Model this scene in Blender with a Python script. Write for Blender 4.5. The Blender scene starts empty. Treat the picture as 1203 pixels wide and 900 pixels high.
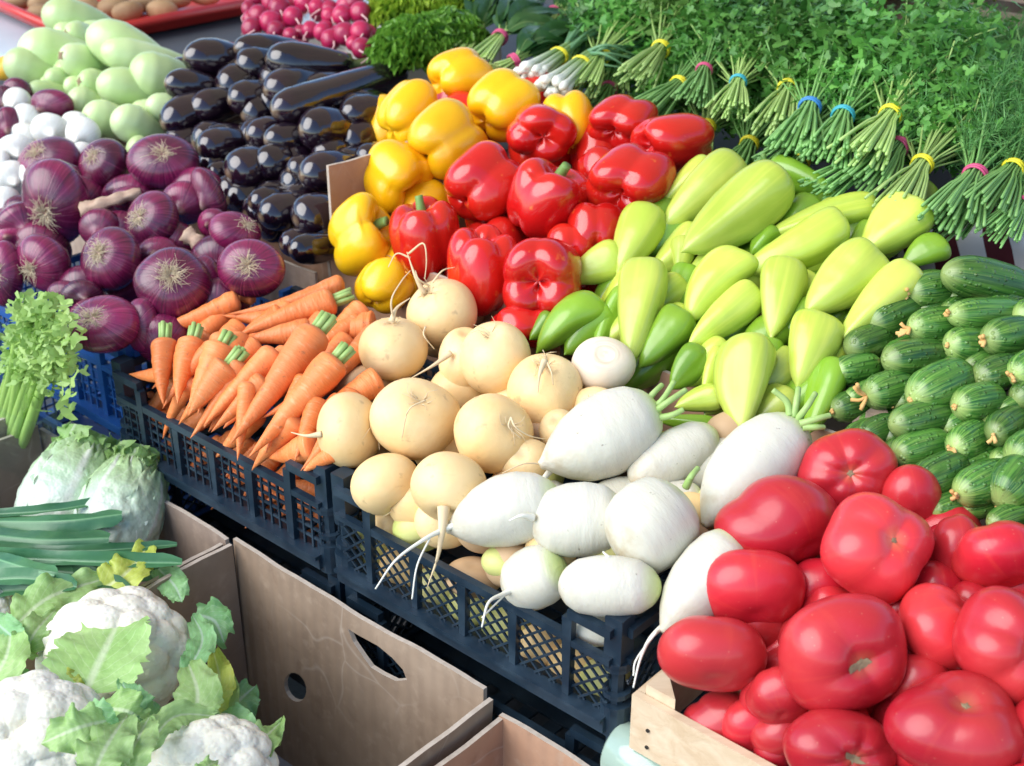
import bpy, math, random
import numpy as np
from mathutils import Vector, Matrix
from mathutils.geometry import tessellate_polygon

# ---------------------------------------------------------------- camera, sky, sun, exposure
SC = bpy.context.scene
COL = SC.collection
F = 1600.0                      # focal length in pixels of the 1203 px wide photograph
TH = math.radians(28)
CAMP = np.array([0.0, 0.0, 1.62])
FW = np.array([0, math.cos(TH), -math.sin(TH)])
UP = np.array([0, math.sin(TH), math.cos(TH)])
RI = np.array([1.0, 0, 0])
cam_d = bpy.data.cameras.new('camera')
cam = bpy.data.objects.new('camera', cam_d)
COL.objects.link(cam)
cam.location = CAMP
cam.rotation_euler = (math.radians(90) - TH, 0, 0)
cam_d.sensor_width = 36.0
cam_d.lens = F / 1203 * 36.0
cam_d.clip_start = 0.05
cam_d.clip_end = 500
cam_d.dof.use_dof = True
cam_d.dof.focus_distance = 1.56
cam_d.dof.aperture_fstop = 7.0
SC.camera = cam

SUN_EL, SUN_AZ = 42.0, 245.0    # degrees; azimuth clockwise from +Y
world = bpy.data.worlds.new('World')
SC.world = world
world.use_nodes = True
wn = world.node_tree
sky = wn.nodes.new('ShaderNodeTexSky')
sky.sky_type = 'NISHITA'
sky.sun_disc = False
sky.sun_elevation = math.radians(SUN_EL)
sky.sun_rotation = math.radians(SUN_AZ)
sky.dust_density = 0.4
sky.ozone_density = 2.0
bg = wn.nodes['Background']
bg.inputs['Strength'].default_value = 0.1
wn.links.new(sky.outputs[0], bg.inputs['Color'])
sun_d = bpy.data.lights.new('sun', 'SUN')
sun_d.energy = 1.5
sun_d.angle = math.radians(58)
sun_d.color = (1.0, 0.955, 0.88)
sun = bpy.data.objects.new('sun', sun_d)
COL.objects.link(sun)
sun.location = (0, 0, 6)
_az, _el = math.radians(SUN_AZ), math.radians(SUN_EL)
_d = Vector((math.sin(_az) * math.cos(_el), math.cos(_az) * math.cos(_el), math.sin(_el)))
sun.rotation_euler = _d.to_track_quat('Z', 'Y').to_euler()
SC.view_settings.view_transform = 'Standard'
SC.view_settings.look = 'None'
SC.view_settings.exposure = 1.52
SC.view_settings.gamma = 1.0

# ---------------------------------------------------------------- stall frame: u along the front, v into the stall
O2 = np.array([-0.218, 1.381])
EU = np.array([0.7524, -0.6587])
EV = np.array([0.6587, 0.7524])


def W(u, v, z):
    p = O2 + u * EU + v * EV
    return np.array([p[0], p[1], z])


def ray(x, y):
    return FW + (x - 601.5) / F * RI + (450 - y) / F * UP


def hit(pile, x, y, lift=0.0):
    """point and distance where the sight line meets the sloping top of a heap (z0 at v0, slope s)"""
    z0, v0, s = pile
    d = ray(x, y)
    n = np.array([-s * EV[0], -s * EV[1], 1.0])
    c = z0 - s * v0 - s * (O2 @ EV)
    t = (c - n @ CAMP) / (n @ d) - lift
    return CAMP + t * d, t


def keep_in(pile, x, y, t, r):
    """distance that keeps a body of radius r behind the front wall of its crate"""
    vm = VMIN.get(pile)
    if vm is None: return t
    d = ray(x, y)
    n = np.array([EV[0], EV[1], 0])
    return max(t, (vm + r - (CAMP[:2] - O2) @ EV) / (n @ d))


VMIN = {}


def on_v(x, y, v0):
    d = ray(x, y)
    n = np.array([EV[0], EV[1], 0])
    t = (v0 - (CAMP[:2] - O2) @ EV) / (n @ d)
    p = CAMP + t * d
    return ((p[:2] - O2) @ EU, p[2])


# ---------------------------------------------------------------- object helpers
def tag(o, label=None, cat=None, group=None, kind=None):
    if label: o['label'] = label
    if cat: o['category'] = cat
    if group: o['group'] = group
    if kind: o['kind'] = kind
    return o


def mesh_obj(name, verts, faces, mats, parent=None, loc=(0, 0, 0), cs=None, mi=None, smooth=True, uv=None):
    me = bpy.data.meshes.new(name)
    me.from_pydata(np.asarray(verts, float).tolist(), [], faces)
    if not isinstance(mats, (list, tuple)): mats = [mats]
    for m in mats: me.materials.append(m)
    if mi is not None: me.polygons.foreach_set('material_index', np.asarray(mi, np.int32))
    if smooth: me.polygons.foreach_set('use_smooth', [True] * len(me.polygons))
    if cs is not None:
        a = me.attributes.new('cs', 'FLOAT_VECTOR', 'POINT')
        a.data.foreach_set('vector', np.asarray(cs, np.float32).ravel())
    me.update()
    o = bpy.data.objects.new(name, me)
    o.location = loc
    COL.objects.link(o)
    if parent is not None: o.parent = parent
    return o


class MB:
    """collects boxes, tubes and sheets into one mesh"""
    def __init__(s):
        s.v, s.f, s.c, s.m = [], [], [], []
        s.n = 0

    def add(s, v, f, cs=None, m=0):
        v = np.asarray(v, float)
        s.v.append(v)
        s.f += [tuple(i + s.n for i in q) for q in f]
        s.c.append(np.zeros((len(v), 3)) if cs is None else np.asarray(cs, float))
        s.m += [m] * len(f)
        s.n += len(v)
        return s

    def box(s, a, b, m=0):
        """axis aligned box in (u, v, z)"""
        pts = [W(u, v, z) for z in (a[2], b[2]) for v in (a[1], b[1]) for u in (a[0], b[0])]
        return s.add(pts, [(0, 2, 3, 1), (4, 5, 7, 6), (0, 1, 5, 4), (2, 6, 7, 3), (0, 4, 6, 2), (1, 3, 7, 5)], m=m)

    def hexa(s, pts, m=0):
        return s.add(pts, [(0, 3, 2, 1), (4, 5, 6, 7), (0, 1, 5, 4), (1, 2, 6, 5), (2, 3, 7, 6), (3, 0, 4, 7)], m=m)

    def bar(s, p, q, w, t, nrm, m=0):
        """rectangular bar from p to q, w across, t along nrm"""
        p, q, nrm = np.asarray(p, float), np.asarray(q, float), np.asarray(nrm, float)
        d = q - p; d = d / np.linalg.norm(d)
        a = np.cross(d, nrm); a = a / np.linalg.norm(a) * w / 2
        b = nrm / np.linalg.norm(nrm) * t / 2
        return s.hexa([p - a - b, p + a - b, p + a + b, p - a + b, q - a - b, q + a - b, q + a + b, q - a + b], m)

    def tube(s, pts, r0, r1, seg=6, m=0, cs=None):
        v, f = tube(pts, r0, r1, seg)
        c = None if cs is None else np.tile(cs, (len(v), 1))
        return s.add(v, f, c, m)

    def obj(s, name, mats, parent=None, loc=(0, 0, 0), smooth=False):
        v = np.concatenate(s.v) - np.asarray(loc if parent is None else (0, 0, 0), float)
        return mesh_obj(name, v, s.f, mats, parent, loc if parent is None else (0, 0, 0), np.concatenate(s.c), s.m, smooth)


def tube(pts, r0, r1, seg=6):
    pts = np.asarray(pts, float)
    n = len(pts)
    tan = np.gradient(pts, axis=0)
    tan /= np.linalg.norm(tan, axis=1)[:, None] + 1e-9
    ref = np.array([0.31, 0.22, 0.92]) if abs(tan[0] @ np.array([0.31, 0.22, 0.92])) < 0.9 else np.array([1.0, 0, 0])
    v = []
    for i in range(n):
        a = np.cross(tan[i], ref); a /= np.linalg.norm(a) + 1e-9
        b = np.cross(tan[i], a)
        r = r1 + (r0 - r1) * (1 - i / (n - 1)) ** 1.5
        for k in range(seg):
            ph = 2 * math.pi * k / seg
            v.append(pts[i] + r * (math.cos(ph) * a + math.sin(ph) * b))
    f = [(i * seg + k, i * seg + (k + 1) % seg, (i + 1) * seg + (k + 1) % seg, (i + 1) * seg + k) for i in range(n - 1) for k in range(seg)]
    f.append(tuple(range(seg - 1, -1, -1)))
    f.append(tuple((n - 1) * seg + k for k in range(seg)))
    return v, f


def smooth_line(pts, n=24):
    pts = np.asarray(pts, float)
    k = len(pts)
    if k == 2: return np.array([pts[0] + (pts[1] - pts[0]) * t for t in np.linspace(0, 1, n)])
    P = np.vstack([2 * pts[0] - pts[1], pts, 2 * pts[-1] - pts[-2]])
    out = []
    for t in np.linspace(0, k - 1 - 1e-6, n):
        i = int(t); a = t - i
        p0, p1, p2, p3 = P[i], P[i + 1], P[i + 2], P[i + 3]
        out.append(0.5 * (2 * p1 + (p2 - p0) * a + (2 * p0 - 5 * p1 + 4 * p2 - p3) * a * a + (3 * p1 - p0 - 3 * p2 + p3) * a ** 3))
    return np.array(out)


# ---------------------------------------------------------------- bodies of revolution with lobes and bends
def grid_body(fun, seg=36, rings=24):
    T = 0.5 - 0.5 * np.cos(np.linspace(0, math.pi, rings + 1))
    PH = np.linspace(0, 2 * math.pi, seg, endpoint=False)
    TT, PP = np.meshgrid(T, PH, indexing='ij')
    X, Y, Z = fun(TT, PP)
    g = np.stack([X, Y, Z], -1)
    v = [g[0].mean(0)] + [p for r in range(1, rings) for p in g[r]] + [g[rings].mean(0)]
    cs = [(0, 0, 0.0)] + [(math.cos(a), math.sin(a), T[r]) for r in range(1, rings) for a in PH] + [(0, 0, 1.0)]
    f = [(0, 1 + (k + 1) % seg, 1 + k) for k in range(seg)]
    for r in range(rings - 2):
        a, b = 1 + r * seg, 1 + (r + 1) * seg
        f += [(a + k, a + (k + 1) % seg, b + (k + 1) % seg, b + k) for k in range(seg)]
    e = 1 + (rings - 1) * seg
    a = e - seg
    f += [(a + k, a + (k + 1) % seg, e) for k in range(seg)]
    return np.array(v), f, np.array(cs)


def prof(points, T):
    x, y = np.array(points).T
    fine = np.linspace(0, 1, 401)
    g = np.interp(fine, x, y)
    w = np.hanning(25); w /= w.sum()
    g2 = np.convolve(np.pad(g, 12, 'edge'), w, 'valid')
    blend = np.clip(np.minimum(fine, 1 - fine) / 0.04, 0, 1)
    g = g * (1 - blend) + g2 * blend
    return np.interp(T, fine, g)


def wob(rng, amp, k=3):
    terms = [(rng.randint(1, 4), rng.uniform(0, 6.28), rng.uniform(1, 5), rng.uniform(0, 6.28), rng.uniform(0.3, 1)) for _ in range(k)]
    def w(T, P):
        s = 0
        for n, a, m, b, q in terms: s = s + q * np.cos(n * P + a) * np.sin(m * T + b)
        return 1 + amp * s
    return w


def cusp(P, n, ph, p=0.7):
    return 1 - np.abs(np.cos(n * P / 2 + ph)) ** p


def b_tomato(rng, lobes=0, amp=0.06, flat=0.8):
    w = wob(rng, 0.07); ph = rng.uniform(0, 6.28); n = lobes or rng.choice([3, 4, 5, 6]); a2 = rng.uniform(0.0, 0.06); p2 = rng.uniform(0, 6.28)
    def fun(T, P):
        th = math.pi * T
        r = np.sin(th) ** 0.86 * w(T, P) * (1 + a2 * np.cos(2 * P + p2))
        r = r * (1 - amp * cusp(P, n, ph, 1.2) * (0.15 + 0.85 * T ** 1.5) * (1 if not lobes else 1.6))
        z = -np.cos(th) * flat
        rr = np.sin(th) ** 0.86
        z = z - 0.2 * np.exp(-(rr / 0.28) ** 2) * (T > 0.5) + 0.05 * np.exp(-(rr / 0.2) ** 2) * (T < 0.5)
        z = z - 0.07 * (T > 0.5) * cusp(P, n, ph, 1.2) * rr * (1 - rr) * 3.5
        return r * np.cos(P), r * np.sin(P), z
    return grid_body(fun, 48, 32)


def b_pepper(rng, n=4, long=1.0):
    w = wob(rng, 0.035); ph = rng.uniform(0, 6.28); tp = rng.uniform(0.08, 0.22)
    am = [rng.uniform(0.75, 1.25) for _ in range(4)]
    def fun(T, P):
        s = 2 * T - 1
        q = (1 - np.abs(s) ** 3.0) ** (1 / 2.0)
        r = q * w(T, P) * (1 - tp * (1 - T))
        cu = cusp(P, n, ph, 0.85) * (1 + 0.3 * np.cos(P + am[0]))
        r = r * (1 - (0.12 + 0.22 * np.abs(s) ** 2) * cu)
        ends = np.exp(-(q / 0.42) ** 2)
        z = s * 1.02 * long
        z = np.where(s > 0, z - 0.38 * ends, z + 0.24 * ends)
        z = z + np.where(s > 0, -1, 1) * 0.20 * cu * np.clip(1.2 - q, 0, 1) * (np.abs(s) > 0.5)
        return r * np.cos(P), r * np.sin(P), z
    return grid_body(fun, 56, 36)


LONGP = [(0, 0.01), (.02, .05), (.05, .12), (.09, .26), (.17, .44), (.32, .66), (.52, .87), (.7, .98), (.8, 1), (.89, .95), (.95, .82), (.985, .55), (1, 0)]
CARROT = [(0, 0.01), (.03, .06), (.1, .17), (.3, .45), (.6, .76), (.85, .97), (.93, 1), (.97, .88), (.99, .6), (1, 0)]
CUKE = [(0, 0), (.015, .28), (.05, .52), (.12, .77), (.25, .95), (.45, 1), (.7, .98), (.85, .85), (.95, .6), (.99, .3), (1, 0)]
AUBERGINE = [(0, 0), (.015, .3), (.06, .6), (.15, .86), (.3, 1), (.5, .96), (.75, .75), (.92, .56), (.98, .45), (1, 0)]
MARROW = [(0, 0), (.012, .27), (.05, .55), (.13, .82), (.28, 1), (.5, .95), (.75, .75), (.93, .5), (.985, .35), (1, 0)]
DAIKON = [(0, 0.03), (.03, .07), (.07, .16), (.13, .40), (.25, .74), (.45, .97), (.62, 1), (.8, .9), (.92, .66), (.98, .36), (1, 0)]
OVAL = [(0, 0), (.02, .3), (.08, .6), (.2, .88), (.4, 1), (.6, 1), (.8, .88), (.92, .6), (.98, .3), (1, 0)]


def b_long(rng, P_, L, Wd, n=0, amp=0.0, bend=0.0, flat=1.0, wobble=0.03, seg=32, rings=32, ring_noise=0.0):
    """long body: z from -L/2 (end 0) to L/2 (end 1), greatest width Wd"""
    w = wob(rng, wobble); ph = rng.uniform(0, 6.28); bp = rng.uniform(0, 6.28)
    fr = [(rng.uniform(15, 60), rng.uniform(0, 6.28)) for _ in range(4)]
    def fun(T, P):
        r = prof(P_, T) * Wd / 2 * w(T, P)
        if n: r = r * (1 - amp * cusp(P, n, ph, 1.0) * (0.55 + 0.45 * np.cos(P + bp * 3)) * (0.3 + 0.7 * np.clip(T * 1.6, 0, 1)))
        if ring_noise:
            r = r * (1 + ring_noise * sum(np.sin(a * T + b + 0.6 * np.cos(P)) for a, b in fr))
        off = bend * L * (1 - (2 * T - 1) ** 2)
        return r * np.cos(P) + off * math.cos(bp), r * np.sin(P) * flat + off * math.sin(bp), (T - 0.5) * L
    return grid_body(fun, seg, rings)


def b_bulb(rng, flat=0.82, neck=0.25, n=0, amp=0.0, dimple=0.06):
    """onion or turnip: end 0 carries the neck, end 1 (root or crown end) is slightly dimpled"""
    w = wob(rng, 0.03); ph = rng.uniform(0, 6.28)
    def fun(T, P):
        th = math.pi * T
        r = np.sin(th) ** 0.9 * w(T, P)
        z = -np.cos(th) * flat
        z = z - neck * np.exp(-(np.sin(th) / 0.22) ** 2) * (T < 0.5) - dimple * np.exp(-(np.sin(th) / 0.25) ** 2) * (T > 0.5)
        if n: r = r * (1 - amp * cusp(P, n, ph, 1.0))
        return r * np.cos(P), r * np.sin(P), z
    return grid_body(fun, 40, 28)


def cam_axes(axis, roll):
    z = np.asarray(axis, float); z = z / np.linalg.norm(z)
    a = np.array([0, 0, 1.0]) if abs(z[2]) < 0.9 else np.array([0, 1.0, 0])
    x = np.cross(a, z); x /= np.linalg.norm(x)
    y = np.cross(z, x)
    c, s = math.cos(roll), math.sin(roll)
    return np.stack([c * x + s * y, -s * x + c * y, z], 1)      # local -> (right, up, toward viewer)


def fit(v, pile, x, y, w, h, rot, axis, roll, lift):
    """turn a local body, size it to its measured width and height and set it at its place in the heap"""
    P0, d = hit(pile, x, y, lift)
    d = keep_in(pile, x, y, d, min(w, h) / 2 * d / F * (.35 if lift >= 0 else .9))
    P0 = CAMP + d * ray(x, y)
    R = cam_axes(axis, roll)
    r = math.radians(rot)
    e1 = np.array([math.cos(r), -math.sin(r)]); e2 = np.array([math.sin(r), math.cos(r)])
    q = v @ R.T
    a, b = q[:, :2] @ e1, q[:, :2] @ e2
    ca, cb, cd = (a.max() + a.min()) / 2, (b.max() + b.min()) / 2, (q[:, 2].max() + q[:, 2].min()) / 2
    sa, sb = w * d / F / (a.max() - a.min()), h * d / F / (b.max() - b.min())
    sd = math.sqrt(sa * sb)
    def xf(p):
        q = np.atleast_2d(np.asarray(p, float)) @ R.T
        a, b = (q[:, :2] @ e1 - ca) * sa, (q[:, :2] @ e2 - cb) * sb
        xy = a[:, None] * e1 + b[:, None] * e2
        return xy[:, :1] * RI + xy[:, 1:2] * UP - ((q[:, 2:3] - cd) * sd) * FW
    return P0, xf, d


def flip(f): return [tuple(reversed(q)) for q in f]
# ---------------------------------------------------------------- materials
class Mt:
    def __init__(s, name, rough=0.5, coat=0.0, sss=0.0, spec=0.5, sss_scale=0.01, coat_rough=0.05):
        s.m = bpy.data.materials.new(name)
        s.m.use_nodes = True
        s.t = s.m.node_tree
        s.p = s.t.nodes['Principled BSDF']
        s.p.inputs['Roughness'].default_value = rough
        s.p.inputs['Coat Weight'].default_value = coat
        s.p.inputs['Coat Roughness'].default_value = coat_rough
        s.p.inputs['Specular IOR Level'].default_value = spec
        if sss:
            s.p.inputs['Subsurface Weight'].default_value = sss
            s.p.inputs['Subsurface Radius'].default_value = (1.0, 0.6, 0.35)
            s.p.inputs['Subsurface Scale'].default_value = sss_scale
        s._obj = None

    def n(s, typ, ins=None, **props):
        nd = s.t.nodes.new(typ)
        for k, v in props.items(): setattr(nd, k, v)
        for k, v in (ins or {}).items():
            if isinstance(v, bpy.types.NodeSocket): s.t.links.new(v, nd.inputs[k])
            else: nd.inputs[k].default_value = v
        return nd

    def obj(s):
        """object coordinates shifted by a per-object random amount"""
        if s._obj is None:
            tc = s.n('ShaderNodeTexCoord'); oi = s.n('ShaderNodeObjectInfo')
            mul = s.n('ShaderNodeMath', {0: oi.outputs['Random'], 1: 37.0}, operation='MULTIPLY')
            s._obj = s.n('ShaderNodeVectorMath', {0: tc.outputs['Object'], 1: mul.outputs[0]}, operation='ADD').outputs[0]
            s._rnd = oi.outputs['Random']
        return s._obj

    def rnd(s):
        s.obj(); return s._rnd

    def cs(s, scale=(1, 1, 1)):
        a = s.n('ShaderNodeAttribute', attribute_name='cs')
        s.rnd()
        m = s.n('ShaderNodeVectorMath', {0: a.outputs['Vector'], 1: scale}, operation='MULTIPLY')
        k = s.n('ShaderNodeMath', {0: s._rnd, 1: 23.0}, operation='MULTIPLY')
        return s.n('ShaderNodeVectorMath', {0: m.outputs[0], 1: k.outputs[0]}, operation='ADD').outputs[0]

    def t_(s):
        a = s.n('ShaderNodeAttribute', attribute_name='cs')
        return s.n('ShaderNodeSeparateXYZ', {0: a.outputs['Vector']}).outputs[2]

    def noise(s, vec, scale, detail=3.0, rough=0.55, dist=0.0):
        return s.n('ShaderNodeTexNoise', {'Vector': vec, 'Scale': scale, 'Detail': detail, 'Roughness': rough, 'Distortion': dist}).outputs[0]

    def voro(s, vec, scale, feature='F1'):
        return s.n('ShaderNodeTexVoronoi', {'Vector': vec, 'Scale': scale}, feature=feature).outputs['Distance']

    def ramp(s, fac, a, b, lo=0.0, hi=1.0):
        """0..1 factor remapped"""
        return s.n('ShaderNodeMapRange', {0: fac, 1: a, 2: b, 3: lo, 4: hi}).outputs[0]

    def mix(s, fac, a, b):
        nd = s.n('ShaderNodeMix', data_type='RGBA')
        for k, v in ((0, fac), (6, a), (7, b)):
            if isinstance(v, bpy.types.NodeSocket): s.t.links.new(v, nd.inputs[k])
            else: nd.inputs[k].default_value = (*v, 1.0) if isinstance(v, tuple) else v
        return nd.outputs[2]

    def mul(s, a, b):
        return s.n('ShaderNodeMath', {0: a, 1: b}, operation='MULTIPLY').outputs[0]

    def col(s, c):
        if isinstance(c, tuple): s.p.inputs['Base Color'].default_value = (*c, 1.0)
        else: s.t.links.new(c, s.p.inputs['Base Color'])
        return s

    def bump(s, h, dist, strength=1.0):
        b = s.n('ShaderNodeBump', {'Height': h, 'Distance': dist, 'Strength': strength})
        s.t.links.new(b.outputs[0], s.p.inputs['Normal'])
        return s

    def rough_(s, sock):
        s.t.links.new(sock, s.p.inputs['Roughness']); return s


def hv(m, c, amt=0.16, sat=0.0):
    """per-object brightness change"""
    k = m.ramp(m.rnd(), 0, 1, 1 - amt, 1 + amt)
    return m.n('ShaderNodeHueSaturation', {'Color': c, 'Value': k, 'Saturation': 1.0, 'Hue': 0.5, 'Fac': 1.0}).outputs[0]


MT = {}
def reg(k, m): MT[k] = m.m; return m

m = Mt('tomato skin', 0.3, 0.15, 0.1, 0.45, 0.006, 0.1)
c = m.mix(m.ramp(m.noise(m.obj(), 9, 2), .35, .7), (.51, .015, .030), (.62, .042, .046))
c = m.mix(m.ramp(m.noise(m.cs((1.2, 1.2, .25)), 5, 3), .55, .8, 0, .35), c, (.72, .08, .05))
c = m.mix(m.ramp(m.t_(), .93, 1.0, 0, .55), c, (.62, .22, .10))
c = m.mix(m.ramp(m.voro(m.obj(), 90), .0, .10, .45, 0), c, (.8, .33, .22))
m.col(hv(m, c, .24)).bump(m.noise(m.obj(), 40, 2), .0006)
reg('tomato', m)
m = Mt('cork scar', 0.9); m.col(m.mix(m.noise(m.obj(), 160, 3), (.15, .10, .055), (.36, .27, .15))); reg('scar', m)

for key, a, b in (('yellow_pepper', (.86, .42, .003), (.90, .56, .012)), ('red_pepper', (.52, .006, .008), (.66, .022, .010))):
    m = Mt(key.replace('_', ' ') + ' skin', 0.2 if 'red' in key else .27, 0.4 if 'red' in key else .2, 0.1, 0.5, 0.006, .08 if 'red' in key else .16)
    c = m.mix(m.ramp(m.noise(m.obj(), 8, 2), .35, .7), a, b)
    c = m.mix(m.ramp(m.noise(m.obj(), 60, 2), .68, .78, 0, .35), c, (.9, .3, .05))
    m.col(hv(m, c, .12)).bump(m.noise(m.obj(), 22, 2), .0018)
    reg(key, m)
m = Mt('pepper stem', .55); m.col(m.mix(m.noise(m.obj(), 50), (.10, .22, .05), (.22, .36, .08))); reg('stem', m)
m = Mt('light green pepper skin', .32, .25, .12, .5, .008, .15)
c = m.mix(m.ramp(m.noise(m.obj(), 9, 2), .3, .7), (.40, .54, .05), (.54, .63, .11))
c = m.mix(m.ramp(m.noise(m.cs((1.5, 1.5, .3)), 2.5, 3), .5, .8, 0, .6), c, (.70, .74, .12))
c = m.mix(m.ramp(m.t_(), .25, 0, 0, .5), c, (.58, .68, .14))
m.col(hv(m, c, .2)).bump(m.noise(m.obj(), 30, 2), .0012); reg('green_pepper', m)
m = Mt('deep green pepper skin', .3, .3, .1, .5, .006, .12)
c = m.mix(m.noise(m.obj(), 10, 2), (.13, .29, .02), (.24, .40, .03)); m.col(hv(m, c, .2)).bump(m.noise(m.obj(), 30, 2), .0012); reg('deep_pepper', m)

m = Mt('cucumber skin', .36, .2, .0, .5, .01, .2)
st = m.noise(m.cs((2.6, 2.6, .28)), 2.4, 3, .6)
fine = m.noise(m.cs((5, 5, .9)), 3.0, 3, .6)
c = m.mix(m.ramp(st, .4, .62), (.016, .085, .012), (.075, .22, .03))
c = m.mix(m.ramp(m.mul(m.ramp(fine, .47, .66), m.ramp(m.t_(), .75, .12)), 0, 1, 0, .6), c, (.26, .42, .09))
c = m.mix(m.ramp(m.t_(), .13, .0, 0, .75), c, (.40, .50, .16))
spots = m.voro(m.obj(), 130)
c = m.mix(m.ramp(spots, .12, .0, 0, .6), c, (.45, .52, .25))
m.col(hv(m, c, .32)).bump(m.ramp(spots, .34, .0), .0016); reg('cucumber', m)
m = Mt('withered blossom', .8); m.col(m.mix(m.noise(m.obj(), 90), (.62, .30, .06), (.72, .50, .22))); reg('blossom', m)

m = Mt('carrot skin', .5, .08, .1, .4, .006)
rings = m.noise(m.cs((.35, .35, 14)), 2.2, 3, .6)
c = m.mix(m.ramp(m.noise(m.obj(), 14, 3), .3, .7), (.76, .19, .04), (.83, .27, .085))
c = m.mix(m.ramp(rings, .56, .72, 0, .55), c, (.84, .40, .19))
c = m.mix(m.ramp(m.noise(m.obj(), 120, 2), .66, .74, 0, .5), c, (.22, .10, .05))
c = m.mix(m.ramp(m.t_(), .95, 1.0, 0, .55), c, (.32, .14, .07))
m.col(hv(m, c, .14)).bump(rings, .0016); reg('carrot', m)
m = Mt('cut green stalks', .5); m.col(m.mix(m.noise(m.obj(), 70), (.22, .40, .08), (.45, .58, .22))); reg('stub', m)

m = Mt('golden turnip skin', .45, .1, .15, .4, .008)
c = m.mix(m.ramp(m.noise(m.obj(), 11, 4), .3, .7), (.78, .52, .22), (.85, .65, .35))
c = m.mix(m.ramp(m.noise(m.obj(), 62, 3, .5), .66, .74, 0, .4), c, (.34, .22, .12))
c = m.mix(m.ramp(m.noise(m.cs((.7, .7, 9)), 2.2, 5, .65), .6, .8, 0, .45), c, (.58, .37, .18))
c = m.mix(m.ramp(m.t_(), .93, 1.0, 0, .5), c, (.50, .36, .20))
m.col(hv(m, c, .12)).bump(m.noise(m.obj(), 45, 4), .0014); reg('turnip', m)
m = Mt('pale turnip skin', .45, .1, .15, .4, .008)
c = m.mix(m.ramp(m.noise(m.obj(), 11, 4), .3, .7), (.80, .64, .48), (.84, .74, .58))
c = m.mix(m.mul(m.ramp(m.noise(m.cs((.2, .2, 22)), 1.5, 2, .5), .5, .7, 0, .4), m.ramp(m.t_(), .74, .9)), c, (.36, .29, .16))
m.col(c).bump(m.noise(m.obj(), 45, 4), .001); reg('pale_turnip', m)
m = Mt('greenish turnip skin', .45, .1, .1, .4, .008)
c = m.mix(m.ramp(m.noise(m.obj(), 14, 4), .3, .7), (.52, .56, .16), (.74, .66, .30)); m.col(c); reg('lime_turnip', m)
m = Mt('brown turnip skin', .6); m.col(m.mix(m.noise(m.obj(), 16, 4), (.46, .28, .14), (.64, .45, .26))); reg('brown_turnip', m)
m = Mt('dry root', .8); m.col(m.mix(m.noise(m.obj(), 60), (.62, .44, .24), (.80, .66, .42))); reg('root', m)
m = Mt('onion beard', .85); m.col(m.mix(m.noise(m.obj(), 80), (.46, .36, .22), (.74, .63, .45))); reg('beard', m)

m = Mt('daikon skin', .42, .1, .2, .45, .01, .2)
c = m.mix(m.ramp(m.noise(m.obj(), 8, 3), .3, .7), (.58, .56, .45), (.66, .64, .54))
c = m.mix(m.ramp(m.noise(m.obj(), 95, 2), .71, .76, 0, .75), c, (.26, .22, .15))
c = m.mix(m.ramp(m.t_(), .84, .985, 0, .8), c, (.52, .66, .16))
c = m.mix(m.mul(m.ramp(m.t_(), .3, .05), m.ramp(m.noise(m.obj(), 50, 4), .42, .7)), c, (.50, .42, .28))
c = m.mix(m.ramp(m.noise(m.cs((.5, .5, 12)), 1.8, 4, .65), .6, .8, 0, .3), c, (.56, .52, .38))
m.col(c).bump(m.noise(m.cs((1, 1, 9)), 2.5, 3, .6), .0009); reg('daikon', m)
m = Mt('daikon root', .5, 0, .1); m.col((.80, .78, .66)); reg('white_root', m)

m = Mt('aubergine skin', .12, .7, 0, .6, .01, .04)
c = m.mix(m.ramp(m.noise(m.obj(), 9, 3), .35, .7), (.006, .003, .008), (.018, .006, .014))
c = m.mix(m.ramp(m.t_(), .02, .0, 0, .8), c, (.25, .17, .10))
m.col(c).bump(m.noise(m.obj(), 16, 2), .002); reg('aubergine', m)
m = Mt('calyx', .6); m.col(m.mix(m.noise(m.obj(), 60), (.07, .10, .03), (.16, .19, .06))); reg('calyx', m)

m = Mt('marrow skin', .35, .2, .12, .5, .01, .15)
c = m.mix(m.ramp(m.noise(m.obj(), 8, 3), .3, .7), (.46, .63, .25), (.61, .74, .39))
c = m.mix(m.ramp(m.voro(m.obj(), 110), .12, 0, 0, .5), c, (.72, .80, .50))
m.col(hv(m, c, .14)).bump(m.noise(m.obj(), 30, 2), .001); reg('marrow', m)

m = Mt('red onion skin', .26, .45, 0, .5, .01, .15)
v = m.noise(m.cs((5, 5, .25)), 3.2, 3, .6)
c = m.mix(m.ramp(m.noise(m.obj(), 12, 3), .35, .68), (.075, .005, .032), (.25, .014, .078))
c = m.mix(m.ramp(v, .5, .66, 0, .65), c, (.04, .004, .026))
c = m.mix(m.ramp(v, .42, .34, 0, .5), c, (.36, .06, .14))
c = m.mix(m.ramp(m.t_(), .9, 1.0, 0, .5), c, (.42, .20, .20))
c = m.mix(m.ramp(m.t_(), .07, .0, 0, .8), c, (.34, .20, .14))
m.col(hv(m, c, .3)).bump(v, .001); reg('red_onion', m)
m = Mt('dry onion neck', .8); v = m.noise(m.obj(), 70, 3); m.col(m.mix(v, (.30, .16, .12), (.62, .48, .34))).bump(v, .002); reg('neck', m)
m = Mt('white onion skin', .38, .15, .1, .5, .008)
v = m.noise(m.cs((5, 5, .25)), 3, 3)
m.col(m.mix(m.ramp(v, .5, .7, 0, .5), (.82, .82, .76), (.66, .66, .50))).bump(v, .0008); reg('white_onion', m)

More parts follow.
